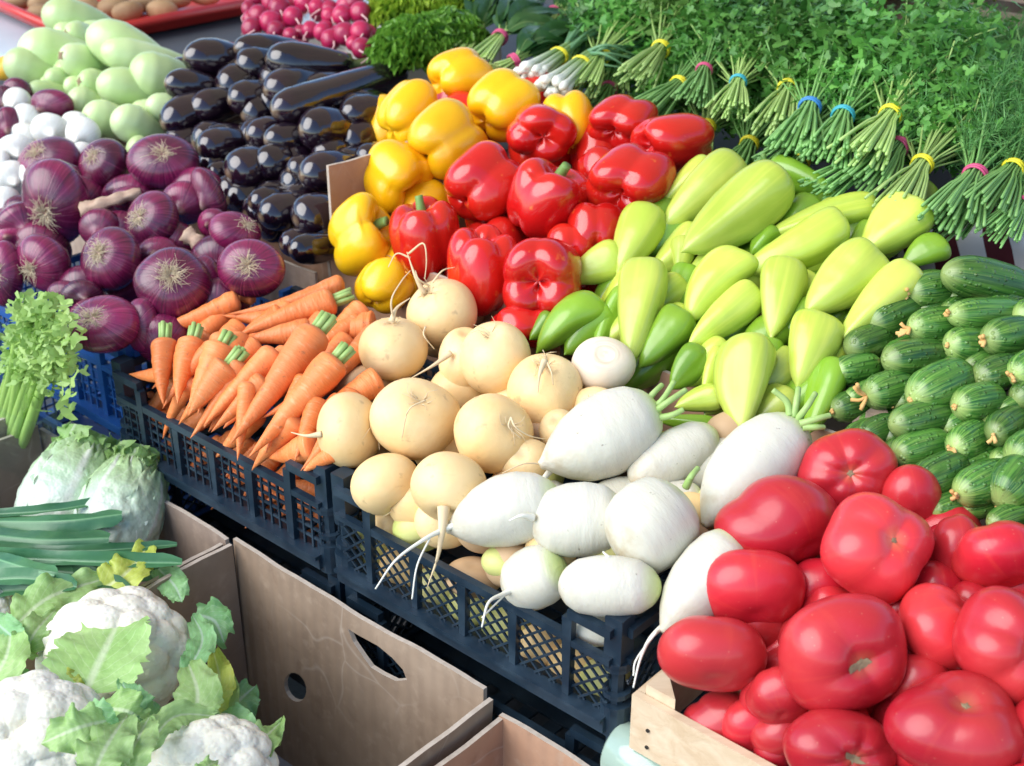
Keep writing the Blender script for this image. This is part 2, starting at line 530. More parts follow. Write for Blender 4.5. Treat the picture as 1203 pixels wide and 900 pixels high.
m = Mt('radish skin', .35, .2, .1, .5, .005, .15); c = m.mix(m.noise(m.obj(), 30, 3), (.34, .006, .05), (.50, .02, .10)); m.col(hv(m, c, .25)); reg('radish', m)
m = Mt('radish root', .5); m.col((.75, .45, .45)); reg('pink_root', m)
m = Mt('potato skin', .7); v = m.noise(m.obj(), 40, 4); m.col(hv(m, m.mix(v, (.28, .16, .07), (.48, .31, .16)))).bump(v, .002); reg('potato', m)
m = Mt('garlic skin', .6); m.col(m.mix(m.noise(m.obj(), 30), (.78, .66, .58), (.70, .50, .46))); reg('garlic', m)
m = Mt('yellow squash skin', .4); m.col((.80, .45, .04)); reg('squash', m)

m = Mt('cauliflower curd', .6, 0, .2, .35, .006)
v = m.voro(m.obj(), 150); v2 = m.noise(m.obj(), 60, 4)
m.col(m.mix(m.ramp(v2, .35, .75), (.76, .735, .63), (.70, .655, .50))).bump(m.ramp(v, .6, 0), .0008); reg('curd', m)


def leafmat(key, a, b, rib=None, rough=.45, trans=.35, veins=None, bump=.001, bscale=60, tip=None, amt=.2, coat=0.0):
    m = Mt(key.replace('_', ' '), rough, coat)
    c = m.mix(m.ramp(m.noise(m.obj(), 16, 3), .3, .7), a, b)
    cx = m.n('ShaderNodeSeparateXYZ', {0: m.n('ShaderNodeAttribute', attribute_name='cs').outputs['Vector']})
    ax = m.n('ShaderNodeMath', {0: cx.outputs[0]}, operation='ABSOLUTE').outputs[0]
    if tip: c = m.mix(m.ramp(cx.outputs[2], .45, 1.0, 0, .85), c, tip)
    if veins:
        # side veins run from the midrib towards the tip
        k = m.n('ShaderNodeMath', {0: cx.outputs[2], 1: m.mul(ax, .42)}, operation='SUBTRACT').outputs[0]
        k = m.n('ShaderNodeMath', {0: k, 1: m.mul(m.noise(m.obj(), 30, 2), .10)}, operation='ADD').outputs[0]
        fr = m.n('ShaderNodeMath', {0: m.mul(k, veins), 1: 1.0}, operation='PINGPONG').outputs[0]
        c = m.mix(m.ramp(fr, .16, .02, 0, .32), c, rib)
    if rib: c = m.mix(m.ramp(ax, .12, .03, 0, .9), c, rib)
    m.col(hv(m, c, amt)).bump(m.noise(m.obj(), bscale, 3), bump)
    if trans:
        tr = m.n('ShaderNodeBsdfTranslucent', {'Color': (1, 1, 1, 1)})
        m.t.links.new(m.p.inputs['Base Color'].links[0].from_socket, tr.inputs['Color'])
        mx = m.n('ShaderNodeMixShader', {0: trans})
        m.t.links.new(m.p.outputs[0], mx.inputs[1]); m.t.links.new(tr.outputs[0], mx.inputs[2])
        m.t.links.new(mx.outputs[0], m.t.nodes['Material Output'].inputs['Surface'])
    reg(key, m)


leafmat('cauliflower_leaf', (.30, .52, .14), (.46, .66, .26), (.62, .74, .45), veins=16, bump=.003, bscale=50)
leafmat('blue_leaf', (.17, .40, .14), (.30, .56, .24), (.45, .62, .45), veins=16, bump=.003, bscale=50)
leafmat('yellow_leaf', (.45, .55, .08), (.56, .62, .12), (.68, .74, .34), veins=16, bump=.003, bscale=50)
leafmat('parsley_leaf', (.055, .23, .035), (.19, .46, .09), None, rough=.42, trans=.3, amt=.4)
leafmat('pale_parsley_leaf', (.14, .33, .06), (.26, .45, .11), None, rough=.42, trans=.3, amt=.2)
leafmat('dill_frond', (.07, .24, .055), (.15, .36, .10), None, rough=.55, trans=.2, amt=.2)
leafmat('sorrel_leaf', (.035, .14, .035), (.09, .22, .06), (.2, .34, .12), rough=.38, trans=.25, amt=.25)
leafmat('lettuce_leaf', (.13, .36, .03), (.26, .50, .05), None, rough=.4, trans=.35, tip=(.44, .60, .06), amt=.15)
leafmat('dark_lettuce_leaf', (.10, .36, .035), (.22, .52, .06), None, rough=.4, trans=.3, tip=(.20, .44, .05), amt=.15)
leafmat('napa_leaf', (.62, .80, .58), (.80, .88, .76), (.82, .85, .74), rough=.3, trans=.2, veins=9, tip=(.36, .55, .18), bump=.006, bscale=38, coat=.3)
leafmat('leek_leaf', (.035, .14, .06), (.09, .24, .10), (.16, .34, .16), rough=.36, trans=.12, bump=.0006, amt=.3)
leafmat('celery_leaf', (.24, .42, .09), (.40, .56, .17), None, rough=.4, trans=.3)
m = Mt('celery stalk', .35, .15, .1); v = m.noise(m.cs((4, 4, .3)), 3, 2); m.col(m.mix(v, (.27, .48, .08), (.46, .63, .20))); reg('celery', m)
m = Mt('herb stalk', .45); m.col(hv(m, m.mix(m.noise(m.obj(), 40), (.30, .50, .11), (.48, .64, .24)))); reg('stalk', m)
m = Mt('dark herb stalk', .45); m.col(hv(m, m.mix(m.noise(m.obj(), 40), (.14, .36, .09), (.28, .50, .16)))); reg('dark_stalk', m)
m = Mt('white bulb', .4); m.col(m.mix(m.ramp(m.t_(), .15, .6), (.80, .82, .72), (.26, .42, .12))); reg('spring_onion', m)
for key, cc in (('yellow_band', (.85, .74, .03)), ('pink_band', (.62, .08, .20)), ('blue_band', (.05, .25, .60)), ('teal_band', (.05, .42, .50))):
    m = Mt(key.replace('_', ' '), .45); m.col(cc); reg(key, m)

m = Mt('navy plastic', .38, .1); v = m.noise(m.obj(), 25, 4)
m.col(m.mix(m.ramp(v, .45, .75), (.009, .022, .038), (.022, .044, .066))).rough_(m.ramp(v, .3, .7, .3, .55)); reg('navy', m)
m = Mt('blue plastic', .4, .1); m.col(m.mix(m.noise(m.obj(), 20, 3), (.012, .07, .27), (.02, .11, .36))); reg('blue', m)
m = Mt('red plastic', .35, .1); m.col(m.mix(m.noise(m.obj(), 12, 3), (.52, .022, .02), (.62, .04, .03))); reg('red', m)


def card(key, a, b, flute=95):
    m = Mt(key.replace('_', ' '), .8, 0, 0, .25)
    st = m.n('ShaderNodeMapping', {'Vector': m.obj(), 'Rotation': (0, 0, math.radians(41.2))}).outputs[0]
    fl = m.n('ShaderNodeTexWave', {'Vector': st, 'Scale': flute / 6.28, 'Distortion': .12, 'Detail': 1.0}).outputs['Fac']
    n1 = m.noise(m.obj(), 7, 4); n2 = m.noise(m.obj(), 55, 4)
    c = m.mix(m.ramp(n1, .3, .7), tuple(q * .86 for q in a), tuple(q * 1.08 for q in b))
    c = m.mix(m.ramp(n2, .55, .8, 0, .35), c, (.56, .44, .33))
    c = m.mix(m.ramp(m.noise(m.obj(), 18, 4, .6, 1.5), .60, .72, 0, .35), c, (.20, .13, .085))
    wp = m.n('ShaderNodeVectorMath', {0: m.n('ShaderNodeTexNoise', {'Vector': m.obj(), 'Scale': 3.5, 'Detail': 3.0}).outputs['Color'], 1: (.22, .22, .22)}, operation='MULTIPLY').outputs[0]
    cr = m.n('ShaderNodeTexVoronoi', {'Vector': m.n('ShaderNodeVectorMath', {0: m.obj(), 1: wp}, operation='ADD').outputs[0], 'Scale': 5.5}, feature='DISTANCE_TO_EDGE').outputs['Distance']
    cr = m.mul(m.ramp(cr, .0, .012, 1, 0), m.ramp(m.noise(m.obj(), 5.0, 2), .46, .6))
    c = m.mix(m.mul(cr, .3), c, (.60, .52, .44))
    h = m.mul(fl, .3)
    h = m.n('ShaderNodeMath', {0: h, 1: m.mul(n1, 2.0)}, operation='ADD').outputs[0]
    m.col(c).bump(h, .003)
    reg(key, m)


card('cardboard', (.29, .205, .14), (.37, .275, .195))
card('grey_cardboard', (.27, .20, .155), (.34, .26, .205))
card('tan_cardboard', (.42, .24, .15), (.50, .30, .19))
m = Mt('cardboard edge', .9); m.col(m.mix(m.noise(m.obj(), 120, 2), (.36, .29, .22), (.60, .52, .43))); reg('card_edge', m)
m = Mt('bare poplar wood', .65); w_ = m.n('ShaderNodeMapping', {'Vector': m.obj(), 'Rotation': (0, 0, math.radians(41.2)), 'Scale': (1.2, 9, 9)}).outputs[0]
g = m.noise(w_, 6, 4, .6, .6)
m.col(m.mix(m.ramp(g, .3, .75), (.72, .58, .40), (.56, .40, .24))).bump(g, .0012); reg('wood', m)
m = Mt('weathered wood', .8); w_ = m.n('ShaderNodeMapping', {'Vector': m.obj(), 'Rotation': (0, 0, math.radians(41.2)), 'Scale': (1.2, 9, 9)}).outputs[0]
g = m.noise(w_, 8, 4, .6, .6)
m.col(m.mix(m.ramp(g, .3, .75), (.36, .27, .20), (.22, .16, .12))).bump(g, .0012); reg('old_wood', m)
m = Mt('nail head', .5); m.col((.06, .055, .05)); m.p.inputs['Metallic'].default_value = .6; reg('nail', m)
m = Mt('slate table top', .7); m.col(m.mix(m.noise(m.obj(), 6, 4), (.045, .055, .07), (.08, .095, .12))); reg('slate', m)
m = Mt('pale blue oilcloth', .5); m.col(m.mix(m.noise(m.obj(), 7, 4), (.42, .52, .60), (.62, .70, .76))); reg('oilcloth', m)
m = Mt('dark steel', .5); m.col((.05, .05, .055)); m.p.inputs['Metallic'].default_value = .8; reg('steel', m)
m = Mt('asphalt', .9); v = m.noise(m.obj(), 130, 4); m.col(m.mix(v, (.035, .035, .036), (.075, .073, .07))).bump(v, .003); reg('asphalt', m)
m = Mt('white paper', .7); m.col((.72, .70, .68)); reg('paper', m)
m = Mt('grey paper', .8); m.col(m.mix(m.noise(m.obj(), 9, 4), (.30, .29, .30), (.40, .39, .39))).bump(m.noise(m.obj(), 12, 4), .006); reg('grey_paper', m)
m = Mt('striped cloth', .85)
m.col(m.mix(m.ramp(m.n('ShaderNodeMath', {0: m.mul(m.t_(), 9.0), 1: 1.0}, operation='PINGPONG').outputs[0], .48, .52), (.10, .012, .02), (.74, .72, .72))); reg('stripes', m)
m = Mt('pale green glass jar', .12, .3); m.col((.50, .66, .54)); m.p.inputs['Transmission Weight'].default_value = .35; reg('jar', m)
m = Mt('clear plastic bag', .08)
m.col((.92, .97, .98))
gl = m.n('ShaderNodeBsdfTransparent', {'Color': (.93, .97, .97, 1)}); gs = m.n('ShaderNodeBsdfGlossy', {'Color': (1, 1, 1, 1), 'Roughness': .12})
df = m.n('ShaderNodeBsdfDiffuse', {'Color': (.75, .85, .88, 1)})
a_ = m.n('ShaderNodeMixShader', {0: .05, 1: gl.outputs[0], 2: gs.outputs[0]})
a_ = m.n('ShaderNodeMixShader', {0: .012, 1: a_.outputs[0], 2: df.outputs[0]})
m.t.links.new(m.ramp(m.n('ShaderNodeLayerWeight', {'Blend': .4}).outputs['Facing'], 0, 1, .06, .55), a_.inputs[0]) if False else None
m.t.links.new(a_.outputs[0], m.t.nodes['Material Output'].inputs['Surface'])
bmp = m.n('ShaderNodeBump', {'Height': m.noise(m.obj(), 14, 4, .6, 1.0), 'Distance': .02, 'Strength': 1.0}); m.t.links.new(bmp.outputs[0], gs.inputs['Normal'])
reg('bag', m)
m = Mt('awning canvas', .8)
tr = m.n('ShaderNodeBsdfTranslucent', {'Color': (.7, .55, .38, 1)}); df = m.n('ShaderNodeBsdfDiffuse', {'Color': (.40, .32, .23, 1)})
a_ = m.n('ShaderNodeMixShader', {0: .45, 1: df.outputs[0], 2: tr.outputs[0]})
m.t.links.new(a_.outputs[0], m.t.nodes['Material Output'].inputs['Surface'])
reg('awning', m)
m = Mt('brown brick', .85); br = m.n('ShaderNodeTexBrick', {'Vector': m.obj(), 'Scale': 4.0, 'Color1': (.22, .11, .07, 1), 'Color2': (.30, .16, .10, 1), 'Mortar': (.35, .32, .28, 1)})
m.col(br.outputs['Color']); reg('brick', m)
# ---------------------------------------------------------------- the place: ground, tables; added awning out of view
gv = [(-60, -60, 0), (60, -60, 0), (60, 60, 0), (-60, 60, 0)]
tag(mesh_obj('ground', gv, [(0, 1, 2, 3)], MT['asphalt'], smooth=False), kind='structure')


def empty(name, loc, label, cat, group=None):
    o = bpy.data.objects.new(name, None)
    o.empty_display_size = 0.05
    o.location = loc
    COL.objects.link(o)
    return tag(o, label, cat, group)


def part(mb, name, mat, root, smooth=False):
    """mesh part given in world coordinates under a root that only has a location"""
    v = np.concatenate(mb.v) - np.array(root.location)
    return mesh_obj(name, v, mb.f, mat, root, (0, 0, 0), np.concatenate(mb.c), mb.m, smooth)


def table(name, u0, u1, v0, v1, z, mat, label):
    r = empty(name, W((u0 + u1) / 2, (v0 + v1) / 2, 0), label, 'table')
    part(MB().box((u0, v0, z - .03), (u1, v1, z)), 'table_top', MT[mat], r)
    for u in (u0 + .04, u1 - .08):
        for v in (v0 + .04, v1 - .08):
            part(MB().box((u, v, 0), (u + .04, v + .04, z - .03)), 'leg', MT['steel'], r)
    return r


table('stall_table', -2.6, 1.5, .0, .80, .42, 'slate', 'long slate topped stall table carrying the front rows of crates')
table('low_bench', -1.0, 1.3, -.62, -.02, .26, 'slate', 'low slate bench under the cardboard boxes at the front of the stall')
table('rear_table', -1.25, 1.5, .83, 1.75, .86, 'slate', 'rear slate topped table under the bunches of herbs')
table('side_table', -2.6, -1.27, .60, 1.75, .86, 'oilcloth', 'pale blue covered table behind the marrows carrying the red potato tray')
_q = [hit((.868, 0, 0), *p)[0] for p in ((120, 12), (310, -6), (310, 74), (150, 84))]
o = MB().hexa([p - np.array([0, 0, .006]) for p in _q[::-1]] + _q[::-1]).obj('slate_board', MT['slate'])
tag(o, 'dark slate grey board lying between the marrows and the red tray', 'board')


aw = empty('awning', W(-.3, .6, 0), 'unseen brown canvas awning on steel poles, added to shade the stall', 'awning')  # out of view, added to block the upper sky and darken the tops
nu, nv = 24, 14
vv, ff = [], []
for j in range(nv + 1):
    for i in range(nu + 1):
        u, v = -3.4 + 5.6 * i / nu, .05 + 2.6 * j / nv
        z = 2.30 + .22 * (v + .12) - .05 * math.sin(math.pi * i / nu * 4) ** 2
        vv.append(W(u, v, z) - np.array(aw.location))
for j in range(nv):
    for i in range(nu):
        a = j * (nu + 1) + i
        ff.append((a, a + 1, a + nu + 2, a + nu + 1))
mesh_obj('canvas', vv, ff, MT['awning'], aw)
for u in (-3.3, 2.1):
    for v in (.1, 2.5):
        part(MB().tube([W(u, v, 0), W(u, v, 2.28 + .22 * v)], .018, .018, 10), 'pole', MT['steel'], aw, True)


# ---------------------------------------------------------------- plastic crates
def crate_wall(root, p, q, z0, h, style, mat, nm='side_panel'):
    p, q = np.array(p, float), np.array(q, float)         # (u, v) ends, seen from outside left to right
    L = np.linalg.norm(q - p); d = (q - p) / L; nrm2 = np.array([d[1], -d[0]])
    nrm = W(*nrm2, 0) - W(0, 0, 0)
    P = lambda s, z, o=0.0: W(*(p + d * s + nrm2 * o), z0 + z)
    mb = MB()
    cz, ra = .066, h - .040                               # length of the raised corner, height of the mid rail
    mb.bar(P(.012, .008, .004), P(L - .012, .008, .004), .016, .012, nrm)          # base band
    mb.bar(P(.012, .0185, .007), P(L - .012, .0185, .007), .0048, .018, nrm)          # ledge
    mb.bar(P(cz, ra, .002), P(L - cz, ra, .002), .010, .009, nrm)                  # mid rail
    for a, b in ((.010, cz), (L - cz, L - .010)):
        mb.bar(P(a, h - .008, .002), P(b, h - .008, .002), .011, .0092, nrm)
        mb.bar(P(a, ra - .004, .002), P(b, ra - .004, .002), .008, .0088, nrm)
    posts = [cz] + [cz + (L - 2 * cz) * i / max(1, round((L - 2 * cz) / .075)) for i in range(1, round((L - 2 * cz) / .075))] + [L - cz]
    for s in posts:
        top = (h - .0138) if s in (cz, L - cz) else ra - .0052
        w2 = .0044
        mb.hexa([P(s - w2, .0212, -.002), P(s + w2, .0212, -.002), P(s + w2, .0212, .0068), P(s - w2, .0212, .0068),
                 P(s - w2 * 1.5, top, -.002), P(s + w2 * 1.5, top, -.002), P(s + w2 * 1.5, top, .0068), P(s - w2 * 1.5, top, .0068)])
    lo, hi = .0214, ra - .0052
    if style == 'diag':
        step = .0205
        for sg in (1, -1):
            n = int((L + hi - lo) / step) + 1
            for i in range(n):
                s0 = i * step - (hi - lo) if sg > 0 else i * step
                pts = []
                for z in (lo, hi):
                    pts.append((s0 + sg * (z - lo) * 1.15, z))
                (sa, za), (sb, zb) = pts
                def clip(lim, keep_low):
                    pass
                t0, t1 = 0.0, 1.0
                ds = sb - sa
                for lim, sgn in ((.014, 1), (L - .014, -1)):
                    fa, fb = (sa - lim) * sgn, (sb - lim) * sgn
                    if fa < 0 and fb < 0: t0, t1 = 1, 0
                    elif fa < 0: t0 = max(t0, fa / (fa - fb))
                    elif fb < 0: t1 = min(t1, fa / (fa - fb))
                if t1 - t0 > .06:
                    A = (sa + ds * t0, za + (zb - za) * t0); B = (sa + ds * t1, za + (zb - za) * t1)
                    mb.bar(P(*A, .0005 * sg), P(*B, .0005 * sg), .0026, .0024, nrm)
    else:
        k = int(L / .0155)
        for i in range(1, k):
            mb.bar(P(L * i / k, lo, .0005), P(L * i / k, hi, .0005), .0030, .003, nrm)
        for i in range(1, 5):
            z = lo + (hi - lo) * i / 5
            mb.bar(P(.012, z, -.0004), P(L - .012, z, -.0004), .0034, .003, nrm)
    part(mb, nm, mat, root)


def crate(u0, v0, z0, lu, lv, h, style, mat, label, group, nm='plastic_crate', cat='crate'):
    r = empty(nm, W(u0 + lu / 2, v0 + lv / 2, z0), label, cat, group)
    m = MT[mat]
    u1, v1 = u0 + lu, v0 + lv
    for a, b in (((u0, v0), (u1, v0)), ((u1, v0), (u1, v1)), ((u1, v1), (u0, v1)), ((u0, v1), (u0, v0))):
        crate_wall(r, a, b, z0, h, style, m)
    mb = MB()
    k = 10
    for i in range(k + 1):
        s = .012 + (lu - .024) * i / k
        mb.bar(W(u0 + s, v0 + .012, z0 + .006), W(u0 + s, v1 - .012, z0 + .006), .02, .004, (0, 0, 1))
    for i in range(7):
        s = .012 + (lv - .024) * i / 6
        mb.bar(W(u0 + .012, v0 + s, z0 + .0105), W(u1 - .012, v0 + s, z0 + .0105), .02, .004, (0, 0, 1))
    part(mb, 'base', m, r)
    for cu, cv, du, dv in ((u0, v0, 1, 1), (u1, v0, -1, 1), (u1, v1, -1, -1), (u0, v1, 1, -1)):
        mb = MB()
        c = (cu + du * .011, cv + dv * .011)
        mb.tube([W(*c, z0 - .006), W(*c, z0 + .034)], .0165, .0175, 14)
        mb.tube([W(*c, z0 + .034), W(*c, z0 + h - .05)], .0085, .0085, 8)
        for zz in (h * .32, h * .58, h - .052):
            mb.tube([W(*c, z0 + zz), W(*c, z0 + zz + .006)], .0155, .0155, 12)
        mb.box((min(c[0] - .011, c[0] + .011), c[1] - .011, z0 + h - .046), (c[0] + .011, c[1] + .011, z0 + h + .010))
        part(mb, 'corner_post', m, r)
    return r


CG = 'dark plastic crates'
crate(0.003, .0, .62, .434, .345, .136, 'diag', 'navy', 'dark navy lattice crate filled with golden turnips and white radishes', CG)
crate(-.447, .0, .62, .440, .345, .136, 'grid', 'navy', 'dark navy square mesh crate filled with carrots', CG)
crate(0.003, .010, .444, .434, .335, .145, 'diag', 'navy', 'navy lattice crate stacked under the turnip crate', CG)
crate(-.447, .010, .444, .440, .339, .145, 'diag', 'navy', 'navy crate stacked under the carrot crate', CG)
crate(-.885, .03, .62, .430, .345, .145, 'grid', 'blue', 'bright blue mesh crate under the red onions beside the celery', 'blue plastic crates')
crate(-.885, .040, .444, .430, .339, .145, 'grid', 'blue', 'bright blue crate at the bottom under the onion crate', 'blue plastic crates')


# ---------------------------------------------------------------- cardboard boxes
def slab_with_holes(root, name, p, q, z0, z1, th, mats, holes=(), lean=0.0, seed=1, wavy=.004, sag=()):
    """upright board from (u,v) p to q; sag lists (position, depth) dents in the upper edge"""
    rng = random.Random(seed)
    p, q = np.array(p, float), np.array(q, float)
    L = np.linalg.norm(q - p); d = (q - p) / L; n2 = np.array([d[1], -d[0]])
    n = 26
    ph = [rng.uniform(0, 6.28) for _ in range(3)]
    top = []
    for i in range(n + 1):
        s = L * i / n
        z = z1 + wavy * (math.sin(s * 14 + ph[0]) * .5 + math.sin(s * 37 + ph[1]) * .3 + math.sin(s * 90 + ph[2]) * .12)
        for a, dep in sag: z -= dep * math.exp(-((s - a) / .03) ** 2)
        top.append((s, z))
    outer = [(0, z0), (L, z0)] + top[::-1]
    loops = [outer] + [list(h) for h in holes]
    flat = [pt for lp in loops for pt in lp]
    tris = tessellate_polygon([[Vector((a, b, 0)) for a, b in lp] for lp in loops])
    N = len(flat)
    def pos(s, z, o):
        k = (z - z0) / max(z1 - z0, 1e-6)
        return W(*(p + d * s + n2 * (o + lean * k * k)), z)
    V = [pos(s, z, 0) for s, z in flat] + [pos(s, z, -th) for s, z in flat]
    Fc, mi = [], []
    for t in tris:
        a, b, c = t
        A, B, Cc = (np.array(flat[i]) for i in (a, b, c))
        ccw = (B[0] - A[0]) * (Cc[1] - A[1]) - (B[1] - A[1]) * (Cc[0] - A[0]) > 0
        tri = (a, b, c) if ccw else (a, c, b)
        Fc.append(tri); mi.append(0)
        Fc.append(tuple(reversed([i + N for i in tri]))); mi.append(0)
    off = 0
    for lp in loops:
        k = len(lp)
        for i in range(k):
            a, b = off + i, off + (i + 1) % k
            Fc.append((a, a + N, b + N, b)); mi.append(1)
        off += k
    V = np.array(V) - np.array(root.location)
    return mesh_obj(name, V, Fc, mats, root, (0, 0, 0), None, mi, False)


def carton(name, u0, u1, v0, v1, z0, z1, mat, label, seed, holes_back=(), lean=(0, 0, 0, 0), tops=(0, 0, 0, 0), sag=((), (), (), ()), floor='grey_paper', group='cardboard boxes', th=.006):
    r = empty(name, W((u0 + u1) / 2, (v0 + v1) / 2, z0), label, 'box', group)
    ms = [MT[mat], MT['card_edge']]
    walls = (((u0, v0), (u1, v0)), ((u1, v0 + th), (u1, v1 - th)), ((u1, v1), (u0, v1)), ((u0, v1 - th), (u0, v0 + th)))
    for i, (a, b) in enumerate(walls):
        slab_with_holes(r, 'side_panel', a, b, z0, z1 + tops[i], th, ms, holes_back if i == 2 else (), lean[i], seed + i, sag=sag[i])
    part(MB().box((u0 + th, v0 + th, z0 + .002), (u1 - th, v1 - th, z0 + .008)), 'base', MT[floor], r)
    return r


def px_holes(v, u1, pts):
    out = []
    for x, y in pts:
        u, z = on_v(x, y, v)
        out.append((u1 - u, z))
    return out


VB = -.032
handle = px_holes(VB, .27, [(405, 741), (418, 749), (440, 761), (457, 775), (470, 789), (475, 801), (462, 802), (446, 794), (433, 786), (424, 774), (412, 757)])
knob = px_holes(VB, .27, [(346 + 12.5 * math.cos(a) + 3 * math.sin(a), 808 + 17 * math.sin(a)) for a in np.linspace(0, 6.28, 18, endpoint=False)])
carton('cardboard_box', -.172, .27, -.46, VB + .006, .262, .602, 'cardboard', 'big brown cardboard box with a torn hand hole holding cauliflowers', 11,
       (handle, knob), lean=(0, .02, .006, .0), sag=((), ((.10, .008),), (), ()))
carton('cardboard_box', -.625, -.182, -.46, VB + .003, .262, .603, 'grey_cardboard', 'grey brown cardboard box holding napa cabbages and leeks', 21, lean=(0, 0, .004, .0), tops=(0, -.004, 0, .01))
carton('cardboard_box', .302, .64, -.40, -.03, .262, .590, 'tan_cardboard', 'reddish tan cardboard box standing empty below the turnip crate corner', 31, floor='tan_cardboard')
carton('cardboard_box', -1.02, -.638, -.40, -.03, .262, .632, 'grey_cardboard', 'cardboard box under the bagged celery', 41)
carton('cardboard_box', -.405, .05, .372, .81, .60, .85, 'tan_cardboard', 'tan cardboard box with an upright flap under the yellow peppers', 51, lean=(0, 0, 0, .02))
carton('cardboard_box', -.86, -.42, .38, .80, .60, .80, 'tan_cardboard', 'cardboard box under the heap of dark aubergines', 61)
carton('cardboard_box', .08, .47, .372, .81, .60, .83, 'tan_cardboard', 'cardboard box hidden under the light green pepper heap', 71)
carton('cardboard_box', -1.30, -.90, .38, .68, .60, .80, 'grey_cardboard', 'cardboard box under the pale green marrows', 81)
# the flap standing beside the yellow peppers
r = empty('cardboard_flap', W(-.40, .40, .80), 'upright tan cardboard flap between the aubergines and the lowest yellow peppers', 'flap')
slab_with_holes(r, 'board', (-.408, .62), (-.405, .376), .80, .955, .005, [MT['tan_cardboard'], MT['card_edge']], seed=5)
o = slab_with_holes(empty('cardboard_strip', W(-.55, .33, .74), 'grey cardboard strip standing at the foot of the aubergines behind the onions', 'strip'), 'board', (-.62, .335), (-.40, .335), .72, .80, .005, [MT['grey_cardboard'], MT['card_edge']], seed=8)


# ---------------------------------------------------------------- wooden crates
def wood_crate(u0, u1, v0, v1, z0, slats, mat, label, front_h=.055):
    r = empty('wooden_crate', W((u0 + u1) / 2, (v0 + v1) / 2, z0), label, 'crate', 'wooden crates')
    t = .009
    for z in slats:
        part(MB().box((u0, v0, z), (u1, v0 + t, z + front_h)), 'plank', MT[mat], r)
        part(MB().box((u0, v1 - t, z), (u1, v1, z + front_h)), 'plank', MT[mat], r)
        part(MB().box((u0, v0 + t + .001, z), (u0 + t, v1 - t - .001, z + front_h)), 'plank', MT[mat], r)
        part(MB().box((u1 - t, v0 + t + .001, z), (u1, v1 - t - .001, z + front_h)), 'plank', MT[mat], r)
    zt = slats[-1] + front_h + .012
    for cu, cv, du, dv in ((u0, v0, 1, 1), (u1, v0, -1, 1), (u1, v1, -1, -1), (u0, v1, 1, -1)):
        a = (cu + du * (t + .001), cv + dv * (t + .001)); b = (a[0] + du * .035, a[1]); c = (a[0], a[1] + dv * .035)
        mb = MB()
        V = [W(*p, z) for z in (z0, zt) for p in (a, b, c)]
        mb.add(V, [(0, 1, 2), (3, 5, 4), (0, 3, 4, 1), (1, 4, 5, 2), (2, 5, 3, 0)])
        part(mb, 'corner_post', MT[mat], r)
    part(MB().box((u0 + .02, v0 + .02, z0 + .002), (u1 - .02, v1 - .02, z0 + .010)), 'base', MT[mat], r)
    for dz in (.014, .036):
        c = W(u0 + .022, v0 - .0005, slats[-1] + dz)
        part(MB().tube([c, c - .0012 * (W(0, 1, 0) - W(0, 0, 0))], .0022, .0022, 8), 'nail', MT['nail'], r)
    return r


wood_crate(.467, .93, -.020, .36, .622, (.634,), 'wood', 'bare pale wooden crate holding the big red tomatoes', .070)
wood_crate(.478, 1.05, .372, .80, .62, (.64, .72, .80), 'old_wood', 'dark wooden crate holding the heap of cucumbers')
wood_crate(.04, .72, 1.50, 1.85, .90, (.91, 1.0, 1.09), 'old_wood', 'weathered wooden crate of yellowing greens standing behind the dill', .07)
# ---------------------------------------------------------------- heaps: (height, at v, slope)
TOM = (.755, 0, .34)
TUR = (.775, 0, .25)
CAR = (.780, 0, .22)
PEP = (.85, .35, .40)
CUC = (.85, .35, .40)
EGG = (.84, .35, .38)
ONI = (.785, 0, .28)
MAR = (.84, .35, .36)
GRE = (1.0, .8, .08)
LOWP = (.70, .048, 60.0)         # just behind the front wall of the crates
RNG = random.Random(7)
VMIN.update({TUR: .012, CAR: -.004, TOM: -.006})


def round_item(name, body, mat, pile, x, y, w, h, pole, k, label, cat, group, rot=0, roll=None):
    """pole: picture point of the scar, root or stem end when it faces the viewer, or (dx, dy, 'B') when it points away"""
    rng = RNG
    v, f, cs = body
    if name == 'red_onion': w, h = w * 1.05, h * 1.05
    if len(pole) == 3:
        ox, oy = pole[0], -pole[1]; m = math.hypot(ox, oy)
        ax = (ox, oy, -math.sqrt(max(0.0, 1 - min(m, .98) ** 2)))
    else:
        ox, oy = (pole[0] - x) / (w / 2), -(pole[1] - y) / (h / 2)
        m = math.hypot(ox, oy)
        if m > .92: ox, oy, m = ox / m * .92, oy / m * .92, .92
        ax = (ox, oy, math.sqrt(1 - m * m))
    d = hit(pile, x, y)[1]
    lift = k * min(w, h) / 2 / F * d
    P0, xf, d = fit(v, pile, x, y, w, h, rot, ax, rng.uniform(0, 6.28) if roll is None else roll, lift)
    o = mesh_obj(name, xf(v), f, MT[mat], None, P0, cs)
    tag(o, label, cat, group)
    return o, xf, v, d


def end_d(pile, x, y, w):
    t = hit(pile, x, y)[1]
    return keep_in(pile, x, y, t, .1 * w * t / F)


